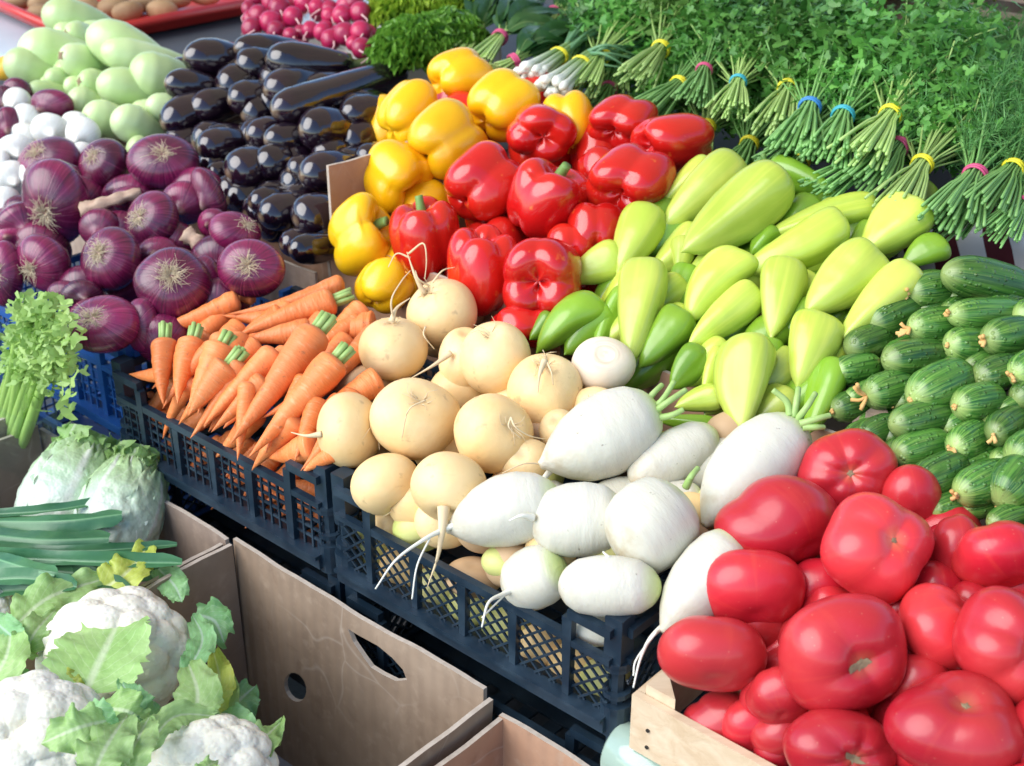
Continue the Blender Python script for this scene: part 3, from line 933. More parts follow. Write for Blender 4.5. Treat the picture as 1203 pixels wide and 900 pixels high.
def long_item(name, body, L, mat, pile, x0, y0, x1, y1, w, k, label, cat, group, tilt=None, roll=None):
    """end 0 is seen at (x0, y0), end 1 at (x1, y1); tilt in degrees leans end 1 away from the viewer"""
    v, f, cs = body
    x, y = (x0 + x1) / 2, (y0 + y1) / 2
    Lp = math.hypot(x1 - x0, y1 - y0)
    d = hit(pile, x, y)[1]
    if tilt is None:
        dd = end_d(pile, x1, y1, w) - end_d(pile, x0, y0, w)
        tl = .62 * dd / (Lp * d / F)
    else: tl = math.tan(math.radians(tilt))
    ax = ((x1 - x0) / Lp, -(y1 - y0) / Lp, -tl)
    rot = math.degrees(math.atan2(y1 - y0, x1 - x0))
    lift = k * w / 2 / F * d
    P0, xf, d = fit(v, pile, x, y, Lp, w, rot, ax, RNG.uniform(0, 6.28) if roll is None else roll, lift)
    o = mesh_obj(name, xf(v), f, MT[mat], None, P0, cs)
    tag(o, label, cat, group)
    return o, xf, v, d


def child(o, xf, name, v, f, mat, cs=None, smooth=True):
    return mesh_obj(name, xf(v), f, MT[mat], o, (0, 0, 0), cs, None, smooth)


def child_px(o, name, lines, mat, d, r0, r1, seg=6):
    """thin roots or stalks under o, given as picture lines [(x, y, nearer by metres), ...]"""
    mb = MB()
    for ln in lines:
        pts = [CAMP + ray(px, py) * (d - q) for px, py, q in ln]
        pts = smooth_line(pts, 5 + 5 * len(ln))
        mb.tube(pts - np.array(o.location), r0, r1, seg)
    v = np.concatenate(mb.v)
    return mesh_obj(name, v, mb.f, MT[mat], o, (0, 0, 0), None, None, True)


def long_dims(pile, x0, y0, x1, y1, w, tilt=None):
    x, y = (x0 + x1) / 2, (y0 + y1) / 2
    d = hit(pile, x, y)[1]
    Lp = math.hypot(x1 - x0, y1 - y0)
    if tilt is None: tl = .62 * (end_d(pile, x1, y1, w) - end_d(pile, x0, y0, w)) / (Lp * d / F)
    else: tl = math.tan(math.radians(tilt))
    return Lp * d / F * math.sqrt(1 + tl * tl), w * d / F


def fill(pile, poly, step, lift, make, jit=.35):
    """second layer under the heap: make(x, y, lift) on a jittered grid inside a picture outline"""
    n = len(poly)
    xs, ys = [p[0] for p in poly], [p[1] for p in poly]
    y = min(ys); row = 0
    while y <= max(ys):
        x = min(xs) + (step / 2 if row % 2 else 0)
        while x <= max(xs):
            px, py = x + RNG.uniform(-jit, jit) * step, y + RNG.uniform(-jit, jit) * step
            ins = False; j = n - 1
            for i in range(n):
                (xi, yi), (xj, yj) = poly[i], poly[j]
                if (yi > py) != (yj > py) and px < (xj - xi) * (py - yi) / (yj - yi) + xi: ins = not ins
                j = i
            if ins: make(px, py, lift)
            x += step
        y += step * .85; row += 1


# ---------------------------------------------------------------- tomatoes
TG = 'big red tomatoes in the wooden crate'


def tomato(x, y, w, h, pole, k, label, lobes=0, amp=.10, scar=1.0, rot=0, crack=None):
    flat = RNG.uniform(.72, .86)
    o, xf, v, d = round_item('tomato', b_tomato(RNG, lobes, amp, flat), 'tomato', TOM, x, y, w, h, pole, k, label, 'tomato', TG, rot)
    if scar and len(pole) == 2:
        # corky star in the dimple
        vv, ff = [], []
        n = 18
        zc = v[-1][2]
        for j, (rr, dz) in enumerate(((0.0, .012), (.03, .02), (.055, .012), (.085, .0))):
            for i in range(n):
                a = 2 * math.pi * i / n
                r_ = rr * scar * (1 + (.55 if i % 4 == 0 else -.15) * (j > 1) * RNG.uniform(.1, 1.2))
                if crack is not None: r_ *= 1 + (j > 0) * (2.6 * max(0, math.cos(a - crack)) ** 14 + 1.0 * max(0, -math.cos(a - crack)) ** 8)
                zs = flat * math.sqrt(max(0, 1 - (r_ ** (1 / .86)) ** 2)) - .2 * math.exp(-(r_ / .28) ** 2)
                vv.append((r_ * math.cos(a), r_ * math.sin(a), zs + dz))
        for j in range(3):
            for i in range(n):
                ff.append((j * n + i, j * n + (i + 1) % n, (j + 1) * n + (i + 1) % n, (j + 1) * n + i))
        child(o, xf, 'stem_scar', vv, ff, 'scar')
    return o


UPB = (0, -.6, 'B')
tomato(1070, 585, 70, 80, UPB, -.7, 'dark red tomato mostly hidden behind the star scarred tomatoes beside the cucumbers')
tomato(995, 553, 116, 100, (990, 551), 0, 'round tomato at the back of its crate with a central scar, touching the cucumbers', scar=.8)
tomato(914, 613, 152, 112, (-.5, -.5, 'B'), .35, 'wide two lobed tomato resting against the longest white radish', 3, .12)
tomato(1031, 644, 138, 132, (1051, 622), .75, 'topmost bulging tomato with a small pale star scar, on the heap centre', 4, .07, .6)
tomato(884, 693, 124, 98, UPB, .15, 'oval tomato with a pale vertical streak just under the wide two lobed tomato')
tomato(1124, 645, 62, 84, UPB, -.5, 'narrow visible slice of tomato between the topmost tomato and the one at the cucumber edge')
tomato(1178, 652, 110, 84, (-.2, -.8, 'B'), .25, 'smooth tomato at the right edge just under the cucumbers')
tomato(837, 768, 130, 92, UPB, .35, 'flattened oval tomato touching the tail of a white radish above the wooden plank', lobes=0, amp=.03)
tomato(990, 768, 152, 142, (1009, 772), .55, 'largest tomato with a long brown corky crack, at the centre front', 0, .05, 1.0, crack=1.9)
tomato(1104, 736, 100, 102, (1150, 706), .05, 'rounded tomato right of the largest cracked tomato', scar=.5)
tomato(1185, 760, 132, 142, (1201, 752), .6, 'deeply folded tomato at the right edge with its scar half out of view', 5, .13, .7)
tomato(1118, 852, 160, 118, (1118, 804), .5, 'broad heart shaped tomato at the bottom with a grey scar on its top edge', 3, .10, .7)
tomato(986, 880, 134, 98, (1000, 884), .4, 'tomato cut by the lower frame edge with a long corky crack, under the largest tomato', 0, .05, 1.0, crack=2.2)
tomato(850, 850, 102, 82, (-.5, -.6, 'B'), -.05, 'dusky crimson tomato lying just behind the pale wooden plank')
tomato(916, 818, 78, 74, UPB, -.35, 'small tomato with a bright highlight between the dusky crimson one and the largest one')
tomato(908, 884, 46, 56, UPB, -.3, 'little tomato at the bottom edge left of the cracked lower tomato')
tomato(1196, 890, 60, 60, UPB, .1, 'tomato corner showing at the lower right corner of the crate')
tomato(1078, 806, 76, 80, UPB, -.9, 'shadowed tomato deep in the gap between the largest and the heart shaped tomato')
tomato(962, 690, 70, 70, UPB, -.9, 'shadowed tomato deep behind the oval one with the pale streak')
tomato(1052, 722, 60, 60, UPB, -1.0, 'shadowed tomato deep below the topmost star scarred tomato')
fill(TOM, [(850, 830), (920, 690), (1000, 570), (1190, 640), (1203, 880), (900, 890)], 75, .075,
     lambda x, y, q: tomato(x, y, 92, 86, UPB, -1.9, 'shaded red tomato buried in the lower layer of the tomato heap'))
fill(TOM, [(840, 830), (900, 700), (1000, 590), (1190, 650), (1203, 880), (900, 890)], 62, .075,
     lambda x, y, q: tomato(x, y, 74, 70, UPB, -1.3, 'shaded red tomato buried in the lower layer of the tomato heap'))

for x, y in ((1262, 660), (1340, 690), (1270, 760), (1360, 790), (1240, 862), (1330, 880), (1420, 760), (1200, 950), (1100, 958), (1290, 970), (1000, 965), (1390, 920), (1440, 850)):
    tomato(x, y, RNG.uniform(100, 132), RNG.uniform(90, 116), (RNG.uniform(-.5, .5), -.6, 'B'), RNG.uniform(-.2, .3), 'red tomato in the outer part of the wooden crate, past the edge of the view')
fill(TOM, [(1203, 640), (1400, 700), (1440, 900), (1200, 1000), (1000, 960), (1100, 900)], 74, .075,
     lambda x, y, q: tomato(x, y, 92, 86, UPB, -1.7, 'shaded red tomato buried in the lower layer of the tomato heap'))

# ---------------------------------------------------------------- white radishes
DG = 'large white radishes in the navy crate'


def daikon(x0, y0, x1, y1, w, k, label, tail=None, stalks=None, tilt=None, bend=.03, P_=OVAL):
    L, Wd = long_dims(TUR, x0, y0, x1, y1, w, tilt)
    o, xf, v, d = long_item('white_radish', b_long(RNG, P_, L, Wd, bend=bend, wobble=.025, seg=40, rings=36), L, 'daikon', TUR, x0, y0, x1, y1, w, k, label, 'radish', DG, tilt)
    dc = d
    if tail:
        mb = MB()
        for j, ln in enumerate(tail):
            pts = smooth_line([CAMP + ray(px, py) * (dc - q) for px, py, q in ln], 26)
            r0 = .0046 if j == 0 else .0012
            v_, f_ = tube(pts - np.array(o.location), r0, .0009, 8)
            mb.add(v_, f_)
        mesh_obj('root_tail', np.concatenate(mb.v), mb.f, MT['white_root'], o)
    if stalks:
        for ln in stalks: child_px(o, 'leaf_stalk', [ln], 'stub', dc, .0045, .0032, 8)
    return o


DK2 = [(0, 0.10), (.03, .16), (.08, .32), (.16, .56), (.3, .84), (.48, 1), (.66, 1), (.82, .86), (.93, .58), (.98, .3), (1, 0)]
daikon(738, 565, 845, 508, 62, -.45, 'half hidden white radish between the green crowned one and the longest one', tilt=20)
daikon(634, 548, 776, 480, 98, .55, 'white radish with green crown and leaf stubs lying beside the turnips', [[(650, 549, .0), (636, 566, .012), (622, 588, .025), (600, 622, .03)]],
       [[(760, 486, .0), (778, 470, .01), (792, 448, .0)], [(766, 486, .01), (785, 472, .02), (806, 458, .01)], [(768, 492, .01), (788, 488, .02), (803, 481, .02)], [(756, 480, .0), (766, 464, .0), (778, 452, -.01)]], P_=DK2)
daikon(818, 612, 945, 494, 96, .1, 'longest white radish leaning up to the light green peppers', [[(822, 606, 0), (800, 636, .01), (770, 665, 0)]],
       [[(936, 494, 0), (948, 478, .01), (958, 462, 0)], [(928, 488, 0), (924, 472, 0), (908, 458, 0)], [(940, 498, .01), (960, 492, .015), (975, 488, .01)], [(932, 490, 0), (936, 470, 0), (938, 456, -.01)], [(944, 502, .01), (958, 502, .015), (968, 502, .01)]], P_=DK2)
daikon(522, 620, 662, 582, 86, .35, 'white radish with a long thin root hanging over the crate rim', [[(545, 612, .0), (522, 622, .0), (498, 634, .02), (465, 658, .04), (441, 692, .04)], [(505, 632, .015), (490, 665, .04), (484, 704, .04)]], P_=DK2)
daikon(622, 615, 738, 606, 88, .2, 'plump white radish in the middle of the white radish group', [[(626, 608, .02), (612, 606, .03), (598, 612, .03)]])
daikon(722, 650, 808, 584, 108, .6, 'roundest white radish with a greenish shoulder and small leaf stub', [[(728, 660, .02), (716, 655, .04), (708, 648, .04)]], [[(806, 572, .0), (812, 560, .01), (820, 550, .0)]])
daikon(777, 742, 872, 632, 82, -.25, 'white radish with long forked root drooping over the crate corner beside the tomatoes', [[(800, 712, .0), (782, 732, .01), (764, 750, .03), (752, 775, .05), (744, 808, .06)], [(772, 742, .025), (748, 774, .05), (744, 794, .055)]], P_=DK2)
daikon(592, 700, 664, 658, 74, .2, 'small white radish with forked rootlets at the crate rim', [[(608, 690, .005), (592, 698, .02), (574, 708, .05), (566, 737, .06)], [(594, 698, .02), (574, 718, .05), (566, 726, .055)]])
daikon(656, 690, 776, 686, 72, .25, 'white radish lying along the rim just before the crate corner')
daikon(668, 742, 740, 726, 50, -.8, 'white radish seen low through the crate lattice')
fill(TUR, [(600, 640), (650, 560), (880, 520), (830, 620), (740, 650)], 80, .08,
     lambda x, y, q: daikon(x - 40, y + 12, x + 40, y - 12, 62, -1.8, 'shaded white radish buried in the lower layer of the navy crate'))

DFILL = [(560, 660), (620, 540), (860, 500), (850, 620), (760, 690), (640, 690)]

# ---------------------------------------------------------------- golden turnips
UG = 'golden turnips in the navy crate'


def rootlets(o, xf, zc, n, r, ln, mat='root', thick=.0007, spread=1.0):
    """tuft of fine roots at the local end with height zc"""
    mb = MB()
    for i in range(n):
        a = RNG.uniform(0, 6.28); s = RNG.uniform(.2, 1) * spread
        p0 = np.array([r * math.cos(a) * RNG.random(), r * math.sin(a) * RNG.random(), zc])
        sg = 1 if zc > 0 else -1
        p1 = p0 + np.array([s * ln * math.cos(a), s * ln * math.sin(a), sg * ln * RNG.uniform(.1, .6)]) * .5
        b = a + RNG.uniform(-1.4, 1.4)
        p2 = p1 + np.array([s * ln * math.cos(b), s * ln * math.sin(b), sg * ln * RNG.uniform(-.6, .4)]) * .6
        pts = xf(smooth_line([p0, p1, p2], 7))
        v_, f_ = tube(pts, thick, thick * .4, 4)
        mb.add(v_, f_)
    return mesh_obj('root_tuft', np.concatenate(mb.v), mb.f, MT[mat], o)


def turnip(x, y, w, h, pole, k, label, mat='turnip', lines=None, tuft=0, r0=.0045, flat=.86, rot=0, cat='turnip', n=0, pile=TUR):
    o, xf, v, d = round_item('turnip', b_bulb(RNG, flat, .03, n, .05 if n else 0, .10), mat, pile, x, y, w, h, pole, k, label, cat, UG, rot)
    dc = d
    if lines:
        for j, ln in enumerate(lines):
            child_px(o, 'root', [ln], 'root', dc, r0 if j == 0 else .0016, .0006, 7)
    if tuft: rootlets(o, xf, v[-1][2] + .01, tuft, .16, .5)
    return o


turnip(700, 478, 56, 48, (690, 470), -.6, 'turnip sliver tucked behind the crown of the green shouldered white radish', 'turnip', tuft=8)
turnip(519, 368, 84, 82, (500, 340), .15, 'topmost pale turnip with a thick upright root curling towards the yellow pepper', lines=[
    [(498, 345, .02), (487, 322, .03), (478, 296, .02)], [(482, 303, .02), (466, 298, .02), (456, 314, .02)], [(480, 298, .02), (497, 286, .03), (501, 305, .03), (499, 328, .03)], [(508, 332, .03), (520, 318, .03), (534, 314, .02)], [(504, 336, .03), (492, 328, .04), (488, 318, .04)]], tuft=16)
turnip(462, 410, 82, 75, (462, 374), .35, 'turnip next to the carrots with an upright root, left of the topmost one', lines=[
    [(460, 378, .03), (466, 362, .03), (482, 350, .03)], [(462, 376, .03), (460, 352, .04), (472, 330, .03), (482, 318, .02)], [(500, 384, .03), (498, 394, .05), (510, 410, .04)]], tuft=10)
turnip(546, 424, 62, 80, (548, 388), -.25, 'turnip wedged behind the bright round one in the second row', lines=[[(530, 415, .04), (508, 430, .05), (480, 446, .05)]])
turnip(582, 421, 84, 88, (575, 388), .45, 'bright creamy turnip above the one with a white speck', tuft=6)
turnip(640, 461, 90, 92, (638, 424), .1, 'turnip with a tangle of fine roots spreading over its top, beside the pink turnip', lines=[
    [(640, 424, .04), (634, 440, .055), (632, 462, .05)], [(642, 424, .04), (648, 438, .055), (650, 452, .05)]], tuft=26)
turnip(709, 428, 76, 66, (711, 412), .2, 'pinkish white turnip showing a ringed crown under a pointed green pepper', 'pale_turnip', flat=.72)
turnip(488, 492, 108, 97, (502, 466), .4, 'widest turnip in the heap with a sunken crown facing up', lines=[[(500, 470, .05), (480, 482, .06), (472, 515, .05)]], tuft=10, r0=.0012)
turnip(411, 505, 76, 90, (446, 500), .25, 'pale turnip at the carrot side with a hairy root', lines=[[(378, 510, .03), (360, 512, .03), (342, 508, .02)]], tuft=6)
turnip(580, 509, 94, 94, (606, 496), .5, 'turnip marked by a white speck at its root in the middle of the heap', lines=[[(600, 490, .05), (606, 502, .055), (622, 512, .045), (640, 516, .03)], [(600, 492, .05), (598, 502, .055), (612, 515, .045)]], tuft=8, r0=.0014)
turnip(453, 569, 82, 74, (470, 600), .1, 'turnip just behind the raised rim at the left end of its crate', tuft=5)
turnip(527, 572, 90, 84, (520, 606), .45, 'turnip with a straight tapering root hanging down over the rim', lines=[[(521, 596, .035), (519, 625, .045), (514, 655, .045), (502, 690, .035)]], r0=.0075)
turnip(492, 622, 62, 54, (496, 640), -.3, 'yellow green turnip low behind the lattice under the hanging root', 'lime_turnip')
turnip(556, 678, 70, 48, (556, 660), -.35, 'brown turnip low behind the crate rim under the rooted white radish', 'brown_turnip')
turnip(592, 660, 54, 40, (600, 650), -.7, 'greenish turnip in the gap under the rooted white radish', 'lime_turnip')
turnip(657, 505, 48, 50, (650, 490), -.35, 'small smooth turnip peeping out behind the green crowned white radish')
turnip(618, 542, 66, 54, (610, 530), -.45, 'shadowed turnip below the white speck turnip', lines=[[(640, 545, .04), (615, 545, .05), (590, 556, .05)]], r0=.0012)
turnip(455, 618, 50, 44, (450, 610), -.7, 'dim turnip at the bottom of the left crate end')
fill(TUR, [(420, 560), (430, 430), (520, 350), (700, 440), (640, 560), (540, 680)], 66, .07,
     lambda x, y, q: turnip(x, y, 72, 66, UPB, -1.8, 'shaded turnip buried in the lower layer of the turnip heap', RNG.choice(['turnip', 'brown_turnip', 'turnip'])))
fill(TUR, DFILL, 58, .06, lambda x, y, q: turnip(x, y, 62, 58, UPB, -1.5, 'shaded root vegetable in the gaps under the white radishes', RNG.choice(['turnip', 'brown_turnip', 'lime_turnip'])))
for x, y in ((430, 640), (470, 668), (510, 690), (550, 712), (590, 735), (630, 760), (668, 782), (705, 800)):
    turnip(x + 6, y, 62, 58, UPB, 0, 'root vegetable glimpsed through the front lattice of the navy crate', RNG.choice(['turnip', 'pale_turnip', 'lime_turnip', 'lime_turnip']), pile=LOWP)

# ---------------------------------------------------------------- carrots
CGp = 'carrots in the square mesh crate'


def carrot(tx, ty, hx, hy, w, k, label, stub=None, tilt=None, bend=.05, pile=CAR):
    w *= .93
    L, Wd = long_dims(pile, tx, ty, hx, hy, w, tilt)
    o, xf, v, d = long_item('carrot', b_long(RNG, CARROT, L, Wd, bend=RNG.uniform(-bend, bend), wobble=.035, ring_noise=.012, rings=44, seg=24), L, 'carrot', pile, tx, ty, hx, hy, w, k, label, 'carrot', CGp, tilt)
    if stub:
        r = Wd * .20; z0 = L / 2 - Wd * .05
        mb = MB()
        for i in range(7):
            a = i * 2 * math.pi / 6; rr = r * .75 if i else 0
            c = np.array([rr * math.cos(a), rr * math.sin(a), z0])
            e = c * np.array([1.25, 1.25, 1]) + np.array([0, 0, stub * d / F * RNG.uniform(.9, 1.08)])
            v_, f_ = tube([c, (c + e) / 2, e], r * .46, r * .42, 8)
            mb.add(v_, f_)
        child(o, xf, 'leaf_stub', np.concatenate(mb.v), mb.f, 'stub')
    return o


carrot(270, 372, 405, 334, 30, -.3, 'carrot lying highest along the back of its crate, thick end beside the cardboard strip', tilt=8)
carrot(168, 396, 282, 352, 30, -.7, 'slender carrot lying behind the upright green stubs, tip pointing at the onions', tilt=5)
carrot(258, 370, 330, 378, 26, -.4, 'short carrot tip poking out under the highest carrot')
carrot(278, 396, 394, 352, 36, .1, 'carrot with a green stub pointing at the yellow pepper', 22, tilt=8)
carrot(282, 402, 368, 388, 34, -.2, 'carrot passing under the thick end of the longest carrot')
carrot(372, 388, 442, 384, 42, -.3, 'stubby carrot lying level behind the longest carrot near the turnips')
carrot(272, 347, 300, 352, 16, -.6, 'carrot tip sticking up against the red onion')
carrot(197, 476, 190, 396, 34, .2, 'first upright carrot with a bright green stub at the blue crate end', 22)
carrot(146, 440, 200, 440, 22, -.6, 'little carrot tip poking out towards the blue crate')
carrot(214, 474, 222, 394, 36, .25, 'second upright carrot with a green stub beside the first', 22)
carrot(228, 480, 262, 402, 44, -.2, 'carrot with a dark shoulder under its green stub in the upright row', 20)
carrot(222, 488, 270, 428, 42, .45, 'short thick carrot with a long cut green stub in front of the upright row', 26)
carrot(242, 500, 326, 412, 38, -.1, 'carrot lying left beside the longest carrot')
carrot(248, 508, 312, 444, 28, .1, 'thin pointed carrot between two thick ones near the rim')
carrot(277, 520, 372, 384, 48, .75, 'longest carrot lying on top with a big green crown stub', 26)
carrot(296, 536, 396, 420, 44, .45, 'long carrot with a dark curved scratch beside the longest one', 22)
carrot(360, 484, 442, 384, 30, .05, 'carrot slanting up to the turnips with its tip free')
carrot(364, 492, 448, 444, 38, -.1, 'thick carrot half covered by the turnips')
carrot(340, 488, 380, 440, 36, -.5, 'shaded carrot beneath the scratched one')
carrot(358, 500, 400, 466, 20, .0, 'thin carrot tip next to the hairy turnip root')
carrot(310, 540, 380, 520, 44, -.3, 'shaded reddish carrot lying under the hairy roots at the crate corner')
carrot(352, 556, 400, 528, 24, -.6, 'carrot end visible at the near corner of its crate')
carrot(288, 388, 332, 366, 26, -.6, 'carrot glimpsed between the stubbed carrots at the back')
fill(CAR, [(160, 450), (200, 400), (300, 360), (430, 370), (420, 460), (370, 540), (300, 530)], 44, .05,
     lambda x, y, q: carrot(x - 34, y + 34, x + 30, y - 30, 34, -2.0, 'shaded carrot buried in the lower layer of the carrot crate'))
for x, y in ((170, 490), (205, 510), (240, 530), (275, 555), (310, 575), (345, 600), (185, 530), (225, 555), (265, 582), (305, 605), (345, 628)):
    carrot(x - 14 + RNG.uniform(-6, 6), y + 16, x + 40, y - 30 + RNG.uniform(-14, 14), 28, 0, 'carrot glimpsed through the square mesh of its crate', pile=LOWP, tilt=0)

for i in range(26):
    x, y = RNG.uniform(190, 400), RNG.uniform(395, 520)
    if y > 470 + (x - 180) * .35 or y < 440 - (x - 190) * .35: continue
    a = RNG.uniform(.5, 1.0) if RNG.random() < .7 else RNG.uniform(1.0, 1.5)
    l = RNG.uniform(36, 56)
    carrot(x - l * math.cos(a), y + l * math.sin(a), x + l * math.cos(a), y - l * math.sin(a), RNG.uniform(22, 32), -.9, 'thin carrot lying in a gap between the upper carrots')
for i in range(26):
    t = RNG.random()
    x, y = 160 + 200 * t + RNG.uniform(-10, 10), 485 + 105 * t + RNG.uniform(-14, 26)
    a = RNG.uniform(-.4, 1.2); l = RNG.uniform(20, 34)
    carrot(x - l * math.cos(a), y + l * math.sin(a), x + l * math.cos(a), y - l * math.sin(a), RNG.uniform(20, 28), .1, 'carrot pressed against the mesh of the carrot crate', pile=LOWP, tilt=0)

# ---------------------------------------------------------------- bell peppers
def pepper(col, x, y, w, h, pole, k, label, n=None, stem=None, long=1.0, rot=0, cat='pepper'):
    if len(pole) == 3:
        q = math.hypot(pole[0], pole[1]); pole = (pole[0] / q * .93, pole[1] / q * .93, 'B')
    o, xf, v, d = round_item(col + '_pepper', b_pepper(RNG, n or RNG.choice([3, 4, 4]), long), col + '_pepper', PEP, x, y, w, h, pole, k, label, 'bell pepper',
                             col + ' bell peppers on the heap', rot)
    if stem:
        zt = v[-1][2]
        pts = [(0, 0, zt - .05), (.02, .02, zt + .2), (.08, .05, zt + .42)]
        v_, f_ = tube(smooth_line(pts, 8), .15, .11, 10)
        child(o, xf, 'stem', v_, f_, 'stem')
    return o


Bk = lambda dx, dy: (dx, dy, 'B')
pepper('yellow', 542, 89, 80, 68, Bk(.6, -.3), 0, 'highest yellow pepper beside the curly lettuce and herb bunches')
pepper('yellow', 592, 124, 86, 86, Bk(.5, -.5), .2, 'yellow pepper behind the smallest knobbly red pepper')
pepper('yellow', 484, 134, 82, 82, Bk(.5, -.5), .05, 'yellow pepper nearest the aubergines under the lettuce')
pepper('yellow', 526, 165, 97, 97, Bk(.5, -.4), .5, 'biggest yellow pepper in the centre of the yellow group')
pepper('yellow', 466, 208, 88, 88, (505, 246), .2, 'yellow pepper between the biggest yellow one and the upright cardboard flap')
pepper('yellow', 424, 276, 78, 98, (460, 255), .3, 'tall yellow pepper leaning over the edge beside the cardboard flap', 3, True)
pepper('yellow', 451, 336, 70, 66, Bk(.3, -.5), -.1, 'lowest yellow pepper just above the carrots')
pepper('yellow', 668, 146, 64, 76, Bk(0, -.5), -.4, 'yellow pepper peeping out behind the red ones under the spring onions')
RG = 'red'
pepper('red', 732, 144, 84, 68, (712, 168), 0, 'back red pepper with its knobbly lobed base facing out, below the herb bunches', 4)
pepper('red', 636, 157, 84, 72, (640, 172), .3, 'small knobbly red pepper in front of the yellow ones', 4)
pepper('red', 790, 169, 98, 72, (745, 178), .1, 'red pepper lying sideways next to the light green peppers', 3, long=1.1)
pepper('red', 708, 200, 60, 54, UPB, -.5, 'small dark sliver of red pepper behind the glossy creased one')
pepper('red', 572, 214, 100, 96, Bk(.5, -.5), .45, 'red pepper with a broad pink highlight touching the biggest yellow one', 3)
pepper('red', 645, 234, 100, 98, (666, 192), .55, 'red pepper with a green stem tip, in the middle of the red heap', 3, True)
pepper('red', 740, 213, 108, 92, (716, 245), .45, 'glossy creased red pepper nearest the light green ones', 4)
pepper('red', 499, 280, 84, 104, (492, 228), .25, 'upright red pepper next to the tall yellow one, behind the topmost turnip root', 4, True)
pepper('red', 568, 317, 86, 112, (572, 262), .4, 'tall orange red pepper with straight ribs standing above the turnips', 4, None)
pepper('red', 637, 327, 94, 94, (626, 335), .5, 'red pepper with a star of pink highlights on its base, beside the turnips', 4)
pepper('red', 700, 272, 68, 66, UPB, -.6, 'shadowed red pepper behind the light green ones at the heap middle')
pepper('red', 672, 288, 60, 50, UPB, -.7, 'shadowed red pepper just above the star highlighted one')
pepper('red', 618, 384, 84, 50, UPB, -.7, 'dark red pepper at the foot of the heap behind the turnips')
pepper('yellow', 690, 262, 30, 44, UPB, -.75, 'dull brownish yellow pepper in a gap between the red ones')
fill(PEP, [(420, 290), (480, 120), (640, 110), (780, 170), (720, 280), (640, 370), (480, 340)], 76, .08,
     lambda x, y, q: pepper('red' if x > 520 else 'yellow', x, y, 80, 80, UPB, -1.8, 'shaded red pepper buried in the lower layer of the heap' if x > 520 else 'shaded yellow pepper buried in the lower layer of the heap'))

# ---------------------------------------------------------------- light green pointed peppers
GG = 'light green pointed peppers'


def gpep(tx, ty, hx, hy, w, k, label, mat='green_pepper', stem=False, tilt=None, amp=.20, bend=.09):
    L, Wd = long_dims(PEP, tx, ty, hx, hy, w, tilt)
    o, xf, v, d = long_item('pointed_pepper', b_long(RNG, LONGP, L, Wd, 3, amp, RNG.uniform(-bend, bend), .88, .085, 44, 36), L, mat, PEP, tx, ty, hx, hy, w, k, label, 'pepper', GG, tilt)
    if stem:
        pts = [(0, 0, L / 2 - Wd * .04), (.004, .002, L / 2 + Wd * .16), (.012, .004, L / 2 + Wd * .3)]
        v_, f_ = tube(smooth_line(pts, 7), Wd * .09, Wd * .07, 8)
        child(o, xf, 'stem', v_, f_, 'stem')
    return o


gpep(978, 236, 903, 192, 42, -.4, 'mid green pepper lying behind the others against the herb stalks', 'deep_pepper', True, bend=.02)
gpep(775, 240, 838, 192, 40, -.2, 'pale green pepper behind the topmost one, touching the red pepper')
gpep(774, 272, 872, 188, 62, .35, 'topmost pale green pepper next to the sideways red pepper')
gpep(797, 303, 922, 208, 76, .7, 'largest pale green pepper with a yellowish ridge, lying high on the heap', amp=.10)
gpep(722, 326, 768, 240, 58, .1, 'green pepper pointing down between the red ones and the upright pale one')
gpep(665, 328, 732, 300, 50, -.1, 'green pepper with its tip towards the star highlighted red pepper')
gpep(735, 430, 764, 300, 60, .7, 'upright pale pepper whose tip touches the pinkish turnip')
gpep(625, 411, 706, 350, 52, .05, 'darker green pepper lying above the turnip with tangled roots', 'deep_pepper')
gpep(797, 376, 876, 294, 60, .45, 'yellow green pepper in the centre just under the largest one')
gpep(795, 328, 806, 276, 30, .0, 'small pointed pepper squeezed under the topmost one')
gpep(788, 352, 812, 310, 34, -.5, 'shaded little pepper between the upright pale one and the centre one', 'deep_pepper')
gpep(747, 431, 808, 366, 50, .0, 'deep green pepper right behind the upright pale one', 'deep_pepper')
gpep(895, 276, 1032, 240, 44, .1, 'slim green pepper lying above the one with the white highlight', 'green_pepper')
gpep(1008, 302, 1082, 238, 66, .2, 'broad green pepper nearest the herbs above the cucumbers')
gpep(866, 328, 996, 262, 58, .65, 'pale pepper with a white highlight and sharp tip pointing left')
gpep(942, 374, 1032, 296, 72, .55, 'deeply grooved yellow green pepper left of the cucumbers')
gpep(900, 401, 932, 302, 62, .5, 'upright yellow green pepper between the sharp tipped and the grooved one')
gpep(977, 402, 1078, 314, 54, .6, 'long smooth pepper just above the cucumber heap')
gpep(804, 412, 892, 340, 48, .35, 'slender pepper with a sharp pale tip below the centre one')
gpep(862, 506, 884, 390, 72, .75, 'lowest broad pale pepper with pale streaks above the longest white radish')
gpep(930, 457, 970, 368, 66, .2, 'curved bright pepper beside the cucumbers with its tip down', bend=.08)
gpep(1056, 312, 1110, 284, 40, -.2, 'mid green pepper end showing behind the topmost cucumber', 'deep_pepper')
gpep(880, 300, 912, 268, 34, -.4, 'small shaded pepper under the largest pale one', 'deep_pepper')
gpep(786, 458, 828, 410, 44, -.3, 'deep green pepper low beside the lowest broad pale one', 'deep_pepper')
gpep(826, 462, 850, 408, 26, -.3, 'thin bright pepper tip beside the lowest broad pale one')
gpep(792, 478, 846, 464, 34, -.1, 'little bright pepper lying just above the half hidden white radish', 'green_pepper')
gpep(944, 510, 985, 420, 46, -.5, 'shaded green pepper standing beside the cucumbers above the radish leaves', 'deep_pepper')
gpep(770, 492, 842, 500, 22, -.4, 'flat dark green pepper edge behind the half hidden white radish', 'deep_pepper')
